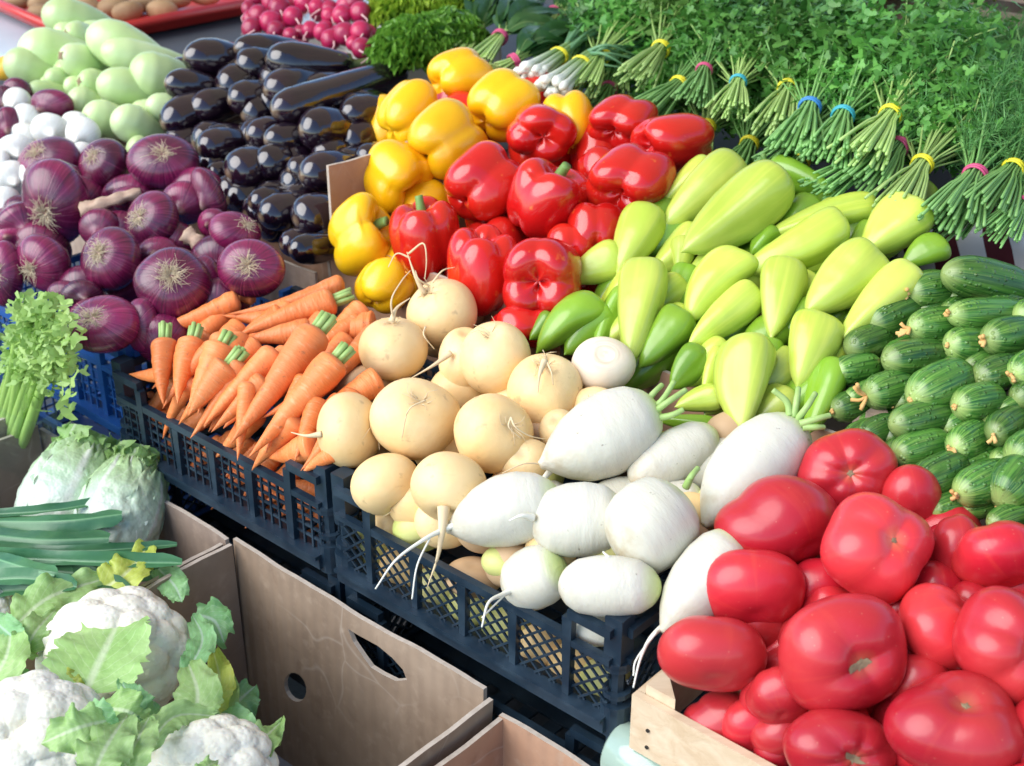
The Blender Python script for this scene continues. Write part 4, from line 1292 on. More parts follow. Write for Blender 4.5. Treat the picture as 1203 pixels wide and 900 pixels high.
gpep(890, 452, 912, 398, 40, -.6, 'shaded pepper between the lowest broad one and the curved bright one', 'deep_pepper')
gpep(700, 408, 742, 340, 40, -.6, 'teal green pepper in shade under the upright pale one', 'deep_pepper')
gpep(622, 400, 650, 370, 26, -.3, 'green pepper tip beside the dark red pepper at the heap foot', 'deep_pepper')
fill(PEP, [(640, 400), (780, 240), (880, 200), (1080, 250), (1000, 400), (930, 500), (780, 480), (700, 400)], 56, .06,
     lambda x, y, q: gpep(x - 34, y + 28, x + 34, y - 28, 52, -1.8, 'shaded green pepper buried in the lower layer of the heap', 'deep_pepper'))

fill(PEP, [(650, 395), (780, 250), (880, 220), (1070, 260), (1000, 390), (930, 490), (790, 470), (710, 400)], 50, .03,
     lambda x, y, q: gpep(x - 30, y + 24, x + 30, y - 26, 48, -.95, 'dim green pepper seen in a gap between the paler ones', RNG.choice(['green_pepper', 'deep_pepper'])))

# ---------------------------------------------------------------- cucumbers
KG = 'cucumbers heaped beside the tomatoes'


def cuke(x, y, w, L_, ang, k, label, blossom=0, tilt=25):
    """(x, y): blossom end as seen; ang: picture direction towards the stalk end, degrees clockwise from right"""
    a = math.radians(ang)
    x1, y1 = x + L_ * math.cos(a), y + L_ * math.sin(a)
    L, Wd = long_dims(CUC, x, y, x1, y1, w, tilt)
    o, xf, v, d = long_item('cucumber', b_long(RNG, CUKE, L, Wd, bend=RNG.uniform(-.03, .03), wobble=.03, seg=32, rings=30), L, 'cucumber', CUC, x, y, x1, y1, w, k, label, 'cucumber', KG, tilt)
    if blossom:
        mb = MB()
        for i in range(6):
            b = RNG.uniform(0, 6.28); ln = Wd * RNG.uniform(.14, .32) * blossom
            p0 = np.array([0, 0, -L / 2 + .001]); p1 = p0 + np.array([math.cos(b) * ln * .35, math.sin(b) * ln * .35, -ln * .4])
            p2 = p0 + np.array([math.cos(b + .5) * ln * .8, math.sin(b + .5) * ln * .8, -ln * .75])
            v_, f_ = tube(smooth_line([p0, p1, p2], 6), Wd * .035, Wd * .055, 6)
            mb.add(v_, f_)
        child(o, xf, 'withered_blossom', np.concatenate(mb.v), mb.f, 'blossom')
    return o


cuke(1101, 318, 52, 128, 11, .5, 'topmost long cucumber lying level at the very top of its heap', tilt=18)
cuke(1060, 346, 46, 80, -8, .2, 'cucumber with an orange withered flower just under the topmost long one', 1.1)
cuke(1016, 384, 46, 74, -22, .2, 'dark striped cucumber next to the long smooth green pepper')
cuke(1062, 386, 44, 80, -6, .35, 'cucumber with a hanging orange flower in the third row from the top', 1.3)
cuke(1106, 372, 42, 110, -2, .45, 'dark green cucumber with a tan dry tip under the topmost long one', .6)
cuke(1149, 400, 48, 74, -8, .5, 'pale yellowish cucumber with a dry tip at the right edge', .8)
cuke(1106, 406, 46, 64, 0, .1, 'pale blunt cucumber left of the yellowish one', .3)
cuke(990, 412, 42, 64, -18, .1, 'small striped cucumber at the left end beside the peppers')
cuke(1032, 424, 46, 88, -5, .4, 'cucumber with a broad pale base and clear stripes in the middle left')
cuke(976, 438, 36, 62, -10, 0, 'lowest left cucumber with a grey dry tip beside the curved bright pepper', .5)
cuke(1140, 446, 44, 66, -14, .3, 'blunt cucumber with a dark dot at its end near the right edge')
cuke(1182, 444, 46, 66, -22, .6, 'cucumber cut by the right edge with a tan blossom end', .9)
cuke(1062, 470, 56, 92, -22, .7, 'large pale striped cucumber in the heap centre', .2)
cuke(1012, 466, 46, 66, -14, .2, 'cucumber with a long trailing orange flower at the lower left', 1.6)
cuke(1115, 478, 48, 70, -8, .4, 'bright green cucumber right of the large pale striped one', .3)
cuke(1040, 500, 46, 88, -10, .45, 'striped cucumber lying under the large pale one')
cuke(1153, 512, 44, 66, -20, .35, 'very dark cucumber with an orange dry flower, end on', .9, 40)
cuke(1108, 528, 46, 64, -18, .2, 'dark blunt cucumber with a shrivelled grey tip', .7, 40)
cuke(1006, 516, 38, 56, -20, -.1, 'cucumber half hidden behind the rearmost tomato')
cuke(1043, 536, 46, 80, -12, .1, 'shaded cucumber with a grey tip above the topmost tomato', .5)
cuke(1068, 572, 52, 78, -20, .3, 'glossy striped cucumber just above the narrow tomato slice')
cuke(1116, 580, 50, 84, -18, .35, 'glossy dark cucumber with a grey dry tip above the right hand tomato', .6)
cuke(1164, 590, 60, 70, -40, .4, 'broad cucumber near the lower right of its heap')
cuke(1180, 540, 52, 62, -20, .6, 'rounded cucumber end cut by the right edge above the broad one')
cuke(1155, 614, 34, 70, -12, 0, 'cucumber lying directly above the smooth right edge tomato')
cuke(992, 470, 28, 40, -14, -.4, 'short dark cucumber end in the shadow by the crate post', .5)
cuke(1184, 470, 40, 60, -16, -.1, 'cucumber tucked behind the tan ended one at the right edge')
cuke(1085, 600, 38, 70, -10, -.5, 'dim cucumber behind the tomatoes at the heap foot')
cuke(1186, 372, 40, 60, -6, -.2, 'cucumber end between the dark tan tipped one and the pale yellowish one')
for x, y in ((1226, 380), (1230, 430), (1222, 490), (1226, 548), (1222, 606), (1270, 400), (1276, 460), (1272, 520), (1280, 580), (1320, 430), (1326, 490), (1322, 550), (1330, 610), (1376, 470), (1380, 530), (1378, 590)):
    cuke(x, y, RNG.uniform(44, 52), 76, RNG.uniform(-22, -6), RNG.uniform(0, .4), 'cucumber in the outer part of its dark crate, past the edge of the view', .5)
fill(CUC, [(990, 500), (1000, 420), (1080, 330), (1203, 330), (1400, 440), (1400, 640), (1060, 580)], 46, .05,
     lambda x, y, q: cuke(x - 26, y + 6, 42, 74, -14, -1.8, 'shaded cucumber buried in the lower layer of the heap'))

fill(CUC, [(985, 490), (1000, 420), (1080, 340), (1203, 340), (1203, 610), (1060, 580)], 38, .03,
     lambda x, y, q: cuke(x - 20, y + 6, 38, 66, -14, -.95, 'dim cucumber seen in a gap of its heap', .4))

# ---------------------------------------------------------------- aubergines
EG = 'dark aubergines heaped behind the onions'


def aub(x0, y0, x1, y1, w, k, label, calyx=False, tilt=30, bend=.04, P_=AUBERGINE):
    if not calyx:
        x1, y1, w = x0 + (x1 - x0) * 1.38, y0 + (y1 - y0) * 1.38, w * 1.1; tilt = max(tilt, 40)
    else: w *= 1.08
    L, Wd = long_dims(EGG, x0, y0, x1, y1, w, tilt)
    o, xf, v, d = long_item('aubergine', b_long(RNG, P_, L, Wd, bend=RNG.uniform(-bend, bend), wobble=.02, seg=36, rings=30), L, 'aubergine', EGG, x0, y0, x1, y1, w, k, label, 'aubergine', EG, tilt)
    if calyx:
        mb = MB()
        v_, f_ = tube(smooth_line([(0, 0, L / 2 - Wd * .02), (.003, 0, L / 2 + Wd * .25), (.012, .004, L / 2 + Wd * .55)], 7), Wd * .14, Wd * .10, 9)
        mb.add(v_, f_)
        for i in range(5):
            a = i * 6.28 / 5
            base = [(math.cos(a + s) * Wd * .25, math.sin(a + s) * Wd * .25, L / 2 - .002) for s in (-.5, .5)]
            tip = (math.cos(a) * Wd * .31, math.sin(a) * Wd * .31, L / 2 - Wd * .38)
            top = (0, 0, L / 2 + Wd * .06)
            mb.add([base[0], base[1], tip, top], [(0, 1, 2), (3, 1, 0)])
        child(o, xf, 'calyx', np.concatenate(mb.v), mb.f, 'calyx')
    return o


aub(222, 70, 292, 76, 44, .2, 'left aubergine in the top row next to the marrows')
aub(280, 68, 340, 56, 36, -.3, 'rearmost aubergine mostly hidden behind the top row')
aub(313, 74, 412, 74, 46, .35, 'top aubergine with a long greenish stalk end near the lettuce', True, 15)
aub(278, 84, 326, 76, 42, .1, 'aubergine between the two big ones of the top row')
aub(199, 104, 262, 108, 40, .2, 'leftmost aubergine touching the marrows')
aub(258, 112, 300, 88, 44, .05, 'aubergine with a purple sheen in the second row from the top')
aub(330, 148, 434, 88, 42, .8, 'long thin aubergine lying slanted on top with a blunt pale tip', False, 12, .02, [(0, 0), (.015, .4), (.05, .72), (.12, .95), (.25, 1), (.6, .92), (.85, .8), (.96, .7), (.99, .5), (1, 0)])
aub(313, 116, 366, 96, 44, -.1, 'dull scuffed aubergine behind the long slanted one')
aub(400, 142, 470, 118, 40, .2, 'aubergine beside the yellow peppers under the stalk of the slanted one', True)
aub(352, 158, 410, 150, 50, .5, 'round ended aubergine under the long slanted one')
aub(270, 124, 318, 110, 40, .3, 'aubergine with a double highlight below the purple sheened one')
aub(194, 152, 250, 122, 44, .15, 'curved aubergine with a big blue highlight above the round red onion')
aub(228, 136, 276, 116, 38, .1, 'aubergine end with a long thin highlight behind the curved one')
aub(235, 182, 284, 164, 42, .35, 'aubergine with a broad blue highlight above the onions')
aub(292, 166, 344, 152, 38, .1, 'aubergine end left of the pale tipped one in the third row')
aub(314, 172, 372, 160, 38, .4, 'pale tipped aubergine in the middle row')
aub(268, 212, 314, 190, 50, .4, 'aubergine with a flat square blue highlight')
aub(300, 196, 346, 190, 42, .1, 'aubergine between the square highlighted one and the double ended pair')
aub(338, 206, 372, 196, 34, .2, 'small aubergine end left of the brown reflecting one')
aub(354, 212, 412, 196, 46, .4, 'aubergine with a brown reflection beside the cardboard flap')
aub(294, 244, 334, 232, 34, 0, 'small dark aubergine end in the lower middle')
aub(308, 262, 356, 238, 42, .3, 'aubergine with a blue highlight just above the onion beards')
aub(346, 266, 392, 244, 50, .35, 'split highlight aubergine beside the flap in the lower row')
aub(330, 292, 366, 280, 32, .0, 'little aubergine end in the bottom row')
aub(342, 298, 392, 288, 34, .2, 'lowest aubergine resting behind the grey cardboard strip')
aub(245, 208, 280, 200, 28, -.2, 'thin aubergine end in shade above the small onions')
aub(420, 196, 452, 180, 36, -.1, 'aubergine end glimpsed left of the yellow peppers')
fill(EGG, [(210, 170), (215, 80), (290, 50), (440, 110), (430, 190), (380, 300), (270, 220)], 46, .06,
     lambda x, y, q: aub(x - 26, y + 8, x + 28, y - 10, 46, -1.8, 'shaded aubergine buried in the lower layer of the heap'))

fill((.84, .35, .38), [(215, 165), (225, 90), (290, 60), (440, 115), (430, 190), (385, 300), (290, 250)], 40, .03,
     lambda x, y, q: aub(x - 20, y + 8, x + 20, y - 8, 42, -.95, 'dim aubergine seen in a gap between the upper ones of the heap'))

# ---------------------------------------------------------------- pale green marrows
MG = 'pale green marrows'


def marrow(x0, y0, x1, y1, w, k, label, scar=False, tilt=30):
    if scar: tilt = 58
    elif tilt > 20: x1, y1, w = x0 + (x1 - x0) * 1.4, y0 + (y1 - y0) * 1.4, w * 1.04
    L, Wd = long_dims(MAR, x0, y0, x1, y1, w, tilt)
    o, xf, v, d = long_item('marrow', b_long(RNG, MARROW, L, Wd, bend=RNG.uniform(-.02, .02), wobble=.02, seg=36, rings=28), L, 'marrow', MAR, x0, y0, x1, y1, w, k, label, 'marrow', MG, tilt)
    if scar:
        vv = [(0, 0, -L / 2 - .003)]
        for i in range(12):
            a = 2 * math.pi * i / 12; r = Wd * (.10 if i % 3 else .17)
            z = -L / 2 * (1 - .06 * (r / Wd / .3) ** 2) - .002 + Wd * .03
            vv.append((r * math.cos(a), r * math.sin(a), z))
        child(o, xf, 'blossom_scar', vv, [(0, 1 + (i + 1) % 12, 1 + i) for i in range(12)], 'scar')
    return o


marrow(54, 18, 112, 28, 44, .2, 'topmost marrow leaning on the red potato tray')
marrow(66, 44, 98, 38, 30, -.4, 'hidden marrow behind the topmost one and the big yellowish one', tilt=40)
marrow(106, 36, 212, 92, 56, .4, 'long marrow with an orange lit edge lying along the right side', tilt=12)
marrow(80, 46, 120, 44, 36, .1, 'marrow with a brown tip left of the long edge one', True, 40)
marrow(26, 60, 92, 66, 54, .4, 'biggest yellowish marrow at the left of the heap')
marrow(10, 74, 62, 88, 44, .2, 'leftmost marrow with a small pale scar', False, 35)
marrow(124, 66, 190, 70, 40, .45, 'marrow lying under the long edge one in the middle')
marrow(78, 76, 134, 76, 42, .35, 'marrow with a dark brown star shaped scar', True, 25)
marrow(154, 88, 210, 92, 54, .5, 'plump marrow right of centre with a pale end')
marrow(96, 102, 138, 102, 38, .1, 'marrow with a brown side scar in the lower middle', True, 35)
marrow(118, 102, 182, 108, 46, .35, 'smooth wide marrow in the lower middle')
marrow(55, 94, 84, 96, 28, .1, 'small bluish green round marrow above the red onion', tilt=45)
marrow(78, 102, 104, 104, 24, 0, 'smallest marrow end beside the one with the side scar', tilt=45)
marrow(80, 118, 112, 126, 38, -.1, 'shaded marrow under the smallest one', tilt=40)
marrow(101, 136, 146, 146, 42, .2, 'bottom row marrow above the white onions', False, 40)
marrow(137, 136, 180, 160, 44, .4, 'bottom row marrow with a pale tip in the middle', False, 40)
marrow(175, 126, 222, 132, 34, .3, 'bottom row marrow touching the leftmost aubergine', False, 35)
marrow(38, 108, 78, 112, 26, -.2, 'marrow end glimpsed behind the white onions', tilt=40)
marrow(150, 172, 176, 180, 32, -.4, 'dark green shaded marrow at the foot of the heap', tilt=40)
fill(MAR, [(30, 90), (30, 50), (110, 40), (200, 100), (170, 160), (100, 140)], 42, .05,
     lambda x, y, q: marrow(x - 22, y, x + 24, y + 4, 42, -1.7, 'shaded marrow buried in the lower layer of the heap'))

# ---------------------------------------------------------------- onions
OG = 'red onions heaped above the blue crate'


def onion(x, y, w, h, pole, k, label, beard=22, mat='red_onion', neck=None, rot=0, flat=.7, grp=OG):
    o, xf, v, d = round_item(mat, b_bulb(RNG, flat, .45, 0, 0, .05), mat, ONI, x, y, w, h, pole, k, label, 'onion', grp, rot)
    if beard: rootlets(o, xf, v[-1][2] - .01, int(beard * 3), .15, .48, 'beard', .0006)
    if neck:
        dc = d
        pts = smooth_line([CAMP + ray(a, b) * (dc - q) for a, b, q in neck], 22) - np.array(o.location)
        v_, f_ = tube(pts, .0095, .0095, 12)
        v_ = np.array(v_).reshape(22, 12, 3)
        for i in range(22):
            for j in range(12):
                v_[i, j] = pts[i] + (v_[i, j] - pts[i]) * (1 + .18 * math.sin(j * 2.1 + i * .5) + .15 * math.sin(i * 1.1) + (.35 if i == 0 and j % 2 else 0)) * (1.25 - .5 * i / 22)
        mesh_obj('dry_neck', v_.reshape(-1, 3), f_, MT['neck'], o)
    return o


onion(193, 191, 80, 64, (199, 180), .35, 'round red onion with a beard at its top, directly below the marrows', 20)
onion(123, 193, 58, 58, (112, 185), .15, 'dark purple onion with a beard between the white onions and the round red one', 18)
onion(60, 190, 76, 58, (45, 178), .2, 'knobbly red onion next to the white ones with a tan beard', 22)
onion(68, 238, 76, 94, (60, 262), .45, 'tall red onion lying on its side with a large shaggy beard', 34, rot=0)
onion(66, 212, 72, 48, Bk(0, -.6), -.1, 'red onion half hidden behind the tall shaggy one', 0)
onion(24, 262, 62, 42, Bk(-.5, -.5), 0, 'smooth red onion at the left edge under the white onions', 0, rot=-20)
onion(52, 309, 64, 64, (38, 324), .2, 'red onion with a folded shoulder and pale beard just above the celery', 30)
onion(8, 322, 44, 74, (4, 325), .1, 'dark onion cut by the left edge with a shaggy beard', 30)
onion(132, 305, 70, 74, (120, 296), .45, 'rounded red onion with a wide flat beard in the middle of the heap', 34)
onion(180, 260, 62, 68, (165, 255), .3, 'red onion with a beard facing left, above the dark shaggy one', 26)
onion(118, 268, 50, 44, Bk(0, -.5), -.3, 'small red onion hidden behind the middle one', 0)
onion(205, 333, 86, 82, (212, 322), .4, 'dark onion with the longest tangled beard in the middle front', 44)
onion(297, 316, 76, 66, (297, 315), .45, 'purple onion beside the carrots with its beard facing the viewer', 28)
onion(276, 272, 56, 46, (296, 262), .1, 'red onion with hairy roots between the purple bearded one and the aubergines', 18)
onion(124, 381, 82, 66, (114, 370), .45, 'lowest red onion overhanging the blue crate, beard on top', 22)
onion(95, 345, 46, 32, Bk(-.4, -.4), 0, 'small bright magenta onion above the lowest one', 0)
onion(245, 228, 34, 62, Bk(.3, -.6), .1, 'slim onion leaning against the aubergines', 0, rot=-20)
onion(216, 238, 54, 48, Bk(0, -.5), -.1, 'small ribbed red onion below the round one', 0)
onion(240, 330, 42, 58, Bk(.3, -.3), -.3, 'purple onion squeezed behind the one with the longest beard', 0)
onion(166, 382, 40, 62, Bk(.3, -.2), -.4, 'shaded onion between the lowest one and the carrots', 0)
onion(150, 234, 40, 30, Bk(.2, -.2), -.2, 'onion lying with a thick pale papery neck across the heap centre', 0, neck=[(98, 248, .03), (130, 236, .04), (166, 226, .03)])
onion(250, 262, 36, 34, Bk(.2, -.2), -.5, 'shaded onion with a pale dry neck pointing right', 0, neck=[(220, 276, .02), (238, 288, .03), (254, 296, .02)])
onion(75, 345, 40, 30, Bk(0, -.3), -.3, 'dull dark onion just behind the celery leaves', 0)
onion(185, 300, 50, 44, Bk(0, 0), -.7, 'shaded onion behind the longest bearded one', 0)
onion(14, 280, 50, 40, Bk(0, 0), -.6, 'shaded onion below the smooth one at the left edge', 0)
onion(62, 123, 50, 34, Bk(.4, -.5), .35, 'red onion lying on top of the white onions under the marrows', 0)
onion(9, 148, 34, 44, Bk(-.3, -.4), .4, 'red onion among the white ones at the left edge', 0)
onion(4, 118, 26, 34, Bk(-.3, -.4), .2, 'small red onion at the far left edge above the white ones', 0)
onion(20, 108, 36, 32, Bk(0, -.4), -.1, 'small dark red onion beneath the leftmost marrow', 0)
fill(ONI, [(0, 340), (0, 250), (100, 190), (230, 190), (320, 290), (290, 350), (190, 410), (110, 400)], 62, .06,
     lambda x, y, q: onion(x, y, 66, 58, UPB, -1.7, 'shaded red onion buried in the lower layer of the onion heap', 0))
WG = 'white onions beside the red ones'
for x, y, w, h, k, lb in (
        (58, 152, 42, 36, .2, 'white onion right under the lone red onion'), (97, 158, 42, 42, .2, 'white onion below the bottom row of marrows'),
        (20, 120, 34, 34, .1, 'white onion between the small dark red ones'), (30, 142, 34, 40, .05, 'white onion to the right of the left edge red onion'),
        (18, 176, 44, 36, .25, 'white onion at the left edge above the bearded knobbly onion'), (88, 144, 32, 26, -.2, 'small white onion behind the two big white ones'),
        (96, 184, 30, 34, 0, 'white onion between the knobbly and the dark purple onion'), (14, 208, 40, 38, .2, 'white onion left of the knobbly red onion'),
        (6, 236, 36, 34, .2, 'lowest white onion at the left edge'), (34, 208, 30, 40, -.2, 'white onion squeezed behind the knobbly red onion'),
        (2, 192, 22, 32, 0, 'white onion cut by the left edge')):
    onion(x, y, w, h, Bk(RNG.uniform(-.5, .5), -.5), k, lb, 0, 'white_onion', grp=WG)
fill(ONI, [(0, 240), (0, 110), (110, 140), (110, 190), (30, 240)], 40, .05,
     lambda x, y, q: onion(x, y, 40, 38, UPB, -1.6, 'shaded white onion buried under the others', 0, 'white_onion', grp=WG))
# ---------------------------------------------------------------- leaves
def leaf(path, wfun, normal, nx=8, nt=16, fold=0.0, ruffle=0.0, rfreq=9.0, jag=0.0, crinkle=0.0, rng=RNG, curl=0.0):
    c = smooth_line(path, nt + 1)
    tan = np.gradient(c, axis=0); tan /= np.linalg.norm(tan, axis=1)[:, None] + 1e-9
    normal = np.asarray(normal, float)
    a, b, e = rng.uniform(0, 6.28), rng.uniform(0, 6.28), rng.uniform(0, 6.28)
    v, cs = [], []
    for i in range(nt + 1):
        t = i / nt
        sd = np.cross(tan[i], normal); sd /= np.linalg.norm(sd) + 1e-9
        nn = np.cross(sd, tan[i])
        w = wfun(t) / 2
        for j in range(nx + 1):
            s = 2 * j / nx - 1
            ww = w * (1 + jag * (math.sin(t * 83 + a + (s > 0) * 2) * .6 + math.sin(t * 151 + b) * .5) * abs(s) ** 3)
            off = fold * abs(s) * w + curl * s * s * w
            off += ruffle * abs(s) ** 2.2 * math.sin(rfreq * t * 6.28 + (a if s > 0 else b) + 1.2 * s)
            off += ruffle * .5 * abs(s) ** 3 * math.sin(rfreq * 2.3 * t * 6.28 + e)
            if crinkle: off += crinkle * (math.sin(abs(s) * 9 - t * 27 + a) * math.sin(t * 37 + abs(s) * 5 + b))
            v.append(c[i] + sd * s * ww + nn * off)
            cs.append((s, 0, t))
    m = nx + 1
    f = [(i * m + j, i * m + j + 1, (i + 1) * m + j + 1, (i + 1) * m + j) for i in range(nt) for j in range(nx)]
    return v, f, cs


def w_oval(w, p=.55, q=.75):
    return lambda t: w * max(.02, (math.sin(math.pi * min(1, max(0, t * .97 + .03)) ** q)) ** p)


VIEW = -FW


def leaf_px(o, pile, pts, wpx, mat, name='leaf', fold=.2, ruffle=.004, jag=.05, crinkle=.0009, nrm=None, rfreq=3, nx=14, nt=34, curl=-.38, p=.55, q=.75, base=None):
    P_ = [hit(pile, x, y, l)[0] for x, y, l in pts]
    d = hit(pile, pts[1][0], pts[1][1])[1]
    n = np.array(VIEW) * .75 + np.array([0, 0, .6]) if nrm is None else np.array(nrm, float)
    v, f, cs = leaf(P_, w_oval(wpx * d / F, p, q), n, nx, nt, fold, ruffle, rfreq, jag, crinkle, RNG, curl)
    loc = np.zeros(3) if o is None else np.array(o.location)
    return mesh_obj(name, np.array(v) - loc, f, MT[mat], o, (0, 0, 0), cs)


# ---------------------------------------------------------------- cauliflowers
CAU = (.585, -.2, 0)


def curd(rng, n1=46, n2=520, seg=150, rings=90):
    def fib(n):
        i = np.arange(n) + .5
        ph = np.arccos(1 - 2 * i / n); th = math.pi * (1 + 5 ** .5) * i
        return np.stack([np.cos(th) * np.sin(ph), np.sin(th) * np.sin(ph), np.cos(ph)], 1)
    r1 = np.random.RandomState(rng.randint(0, 9999))
    A = fib(n1) + r1.normal(0, .07, (n1, 3)); A /= np.linalg.norm(A, axis=1)[:, None]
    B = fib(n2) + r1.normal(0, .03, (n2, 3)); B /= np.linalg.norm(B, axis=1)[:, None]
    ha = r1.uniform(-.02, .05, n1)
    def fun(T, P):
        th = math.pi * T
        D = np.stack([np.sin(th) * np.cos(P), np.sin(th) * np.sin(P), -np.cos(th)], -1)
        da = D.reshape(-1, 3) @ A.T
        best = np.argmax(da, 1)
        ang = np.arccos(np.clip(da.max(1), -1, 1))
        a0 = 2.0 / math.sqrt(n1) * 1.25
        h1 = np.sqrt(np.clip(1 - (ang / a0) ** 2, 0, 1)) * .27 + ha[best]
        db = np.arccos(np.clip((D.reshape(-1, 3) @ B.T).max(1), -1, 1))
        b0 = 2.0 / math.sqrt(n2) * 1.2
        h2 = np.sqrt(np.clip(1 - (db / b0) ** 2, 0, 1)) * .030
        R_ = (1 + h1 + h2).reshape(T.shape)
        return D[..., 0] * R_, D[..., 1] * R_, D[..., 2] * R_ * .82
    return grid_body(fun, seg, rings)


def cauliflower(x, y, w, h, k, label):
    o, xf, v, d = round_item('cauliflower', curd(RNG), 'curd', CAU, x, y, w, h, (x - w * .05, y - h * .12), k, label, 'cauliflower', 'cauliflowers in the big cardboard box')
    return o


c4 = cauliflower(-14, 712, 66, 60, .2, 'cauliflower just showing its white curd at the left edge beside the leeks')
c1 = cauliflower(136, 770, 186, 158, .35, 'largest cauliflower with a broad green leaf folded across its white curd')
c2 = cauliflower(38, 878, 186, 176, .75, 'white cauliflower at the lower left corner in front of the largest one')
c3 = cauliflower(250, 902, 152, 122, .55, 'small cauliflower low at the bottom beside the loose green leaf')
for x, y, w in ((112, 806, 150), (30, 900, 150), (196, 930, 140), (70, 760, 130)):
    cauliflower(x, y, w, w * .85, -1.5, 'cauliflower in the shaded lower layer of the big cardboard box')
leaf_px(c1, CAU, [(100, 814, .11), (124, 762, .135), (149, 711, .10)], 104, 'cauliflower_leaf', fold=.12, curl=.1, jag=.10, p=.5, q=.62)
leaf_px(c1, CAU, [(112, 698, .03), (150, 672, .06), (178, 636, .06)], 50, 'yellow_leaf', fold=.5, ruffle=.007)
leaf_px(c1, CAU, [(20, 732, .04), (62, 700, .06), (130, 678, .05)], 56, 'cauliflower_leaf', fold=.35, ruffle=.009)
leaf_px(c1, CAU, [(228, 846, .09), (232, 812, .115), (220, 776, .10)], 54, 'cauliflower_leaf', fold=.4)
leaf_px(c1, CAU, [(220, 790, .10), (238, 752, .10), (226, 722, .06)], 32, 'blue_leaf', fold=.5)
leaf_px(c1, CAU, [(230, 722, .02), (252, 730, .04), (264, 756, .03)], 44, 'blue_leaf', fold=.5, ruffle=.008)
leaf_px(c1, CAU, [(250, 838, .06), (258, 800, .07), (250, 762, .05)], 36, 'yellow_leaf', fold=.5)
leaf_px(c1, CAU, [(262, 850, .04), (268, 815, .05), (262, 780, .04)], 28, 'cauliflower_leaf', fold=.6)
leaf_px(c1, CAU, [(258, 850, .0), (280, 824, .02), (300, 806, .02)], 52, 'blue_leaf', fold=.3, ruffle=.008)
leaf_px(c1, CAU, [(186, 668, .02), (205, 688, .03), (214, 708, .02)], 34, 'blue_leaf', fold=.4)
leaf_px(c1, CAU, [(28, 772, .05), (42, 742, .08), (66, 716, .07)], 40, 'cauliflower_leaf', fold=.5, ruffle=.008)
leaf_px(c1, CAU, [(120, 832, .11), (150, 836, .12), (172, 850, .09)], 50, 'cauliflower_leaf', fold=.3)
leaf_px(c1, CAU, [(180, 846, .08), (160, 830, .12), (142, 800, .12)], 40, 'blue_leaf', fold=.4)
leaf_px(c2, CAU, [(128, 846, .17), (90, 856, .19), (48, 874, .17)], 50, 'cauliflower_leaf', fold=.3, ruffle=.008)
leaf_px(c2, CAU, [(108, 912, .17), (128, 872, .185), (150, 840, .16)], 56, 'cauliflower_leaf', fold=.35, ruffle=.008)
leaf_px(c2, CAU, [(142, 912, .15), (160, 872, .17), (176, 842, .14)], 46, 'cauliflower_leaf', fold=.5)
leaf_px(c2, CAU, [(100, 838, .15), (112, 846, .17), (140, 868, .15)], 44, 'blue_leaf', fold=.4)
leaf_px(c2, CAU, [(60, 806, .11), (78, 800, .12), (100, 812, .11)], 28, 'yellow_leaf', fold=.5)
leaf_px(c3, CAU, [(172, 880, .10), (206, 842, .11), (262, 842, .09)], 32, 'cauliflower_leaf', fold=.7)
leaf_px(c3, CAU, [(276, 884, .04), (304, 872, .06), (330, 848, .05)], 44, 'cauliflower_leaf', fold=.35, ruffle=.008)
leaf_px(c3, CAU, [(262, 836, .05), (285, 852, .06), (300, 872, .05)], 34, 'blue_leaf', fold=.5)
leaf_px(c3, CAU, [(236, 918, .13), (242, 902, .14), (256, 894, .13)], 22, 'cauliflower_leaf', fold=.4)
leaf_px(c4, CAU, [(-8, 800, .06), (8, 770, .09), (14, 734, .07)], 52, 'cauliflower_leaf', fold=.4)
leaf_px(c4, CAU, [(-12, 726, .05), (12, 746, .08), (34, 768, .06)], 34, 'blue_leaf', fold=.5)
leaf_px(c4, CAU, [(-10, 812, .05), (14, 800, .06), (40, 802, .05)], 40, 'blue_leaf', fold=.4)

# ---------------------------------------------------------------- napa cabbages
NAP = (.575, -.1, .1)


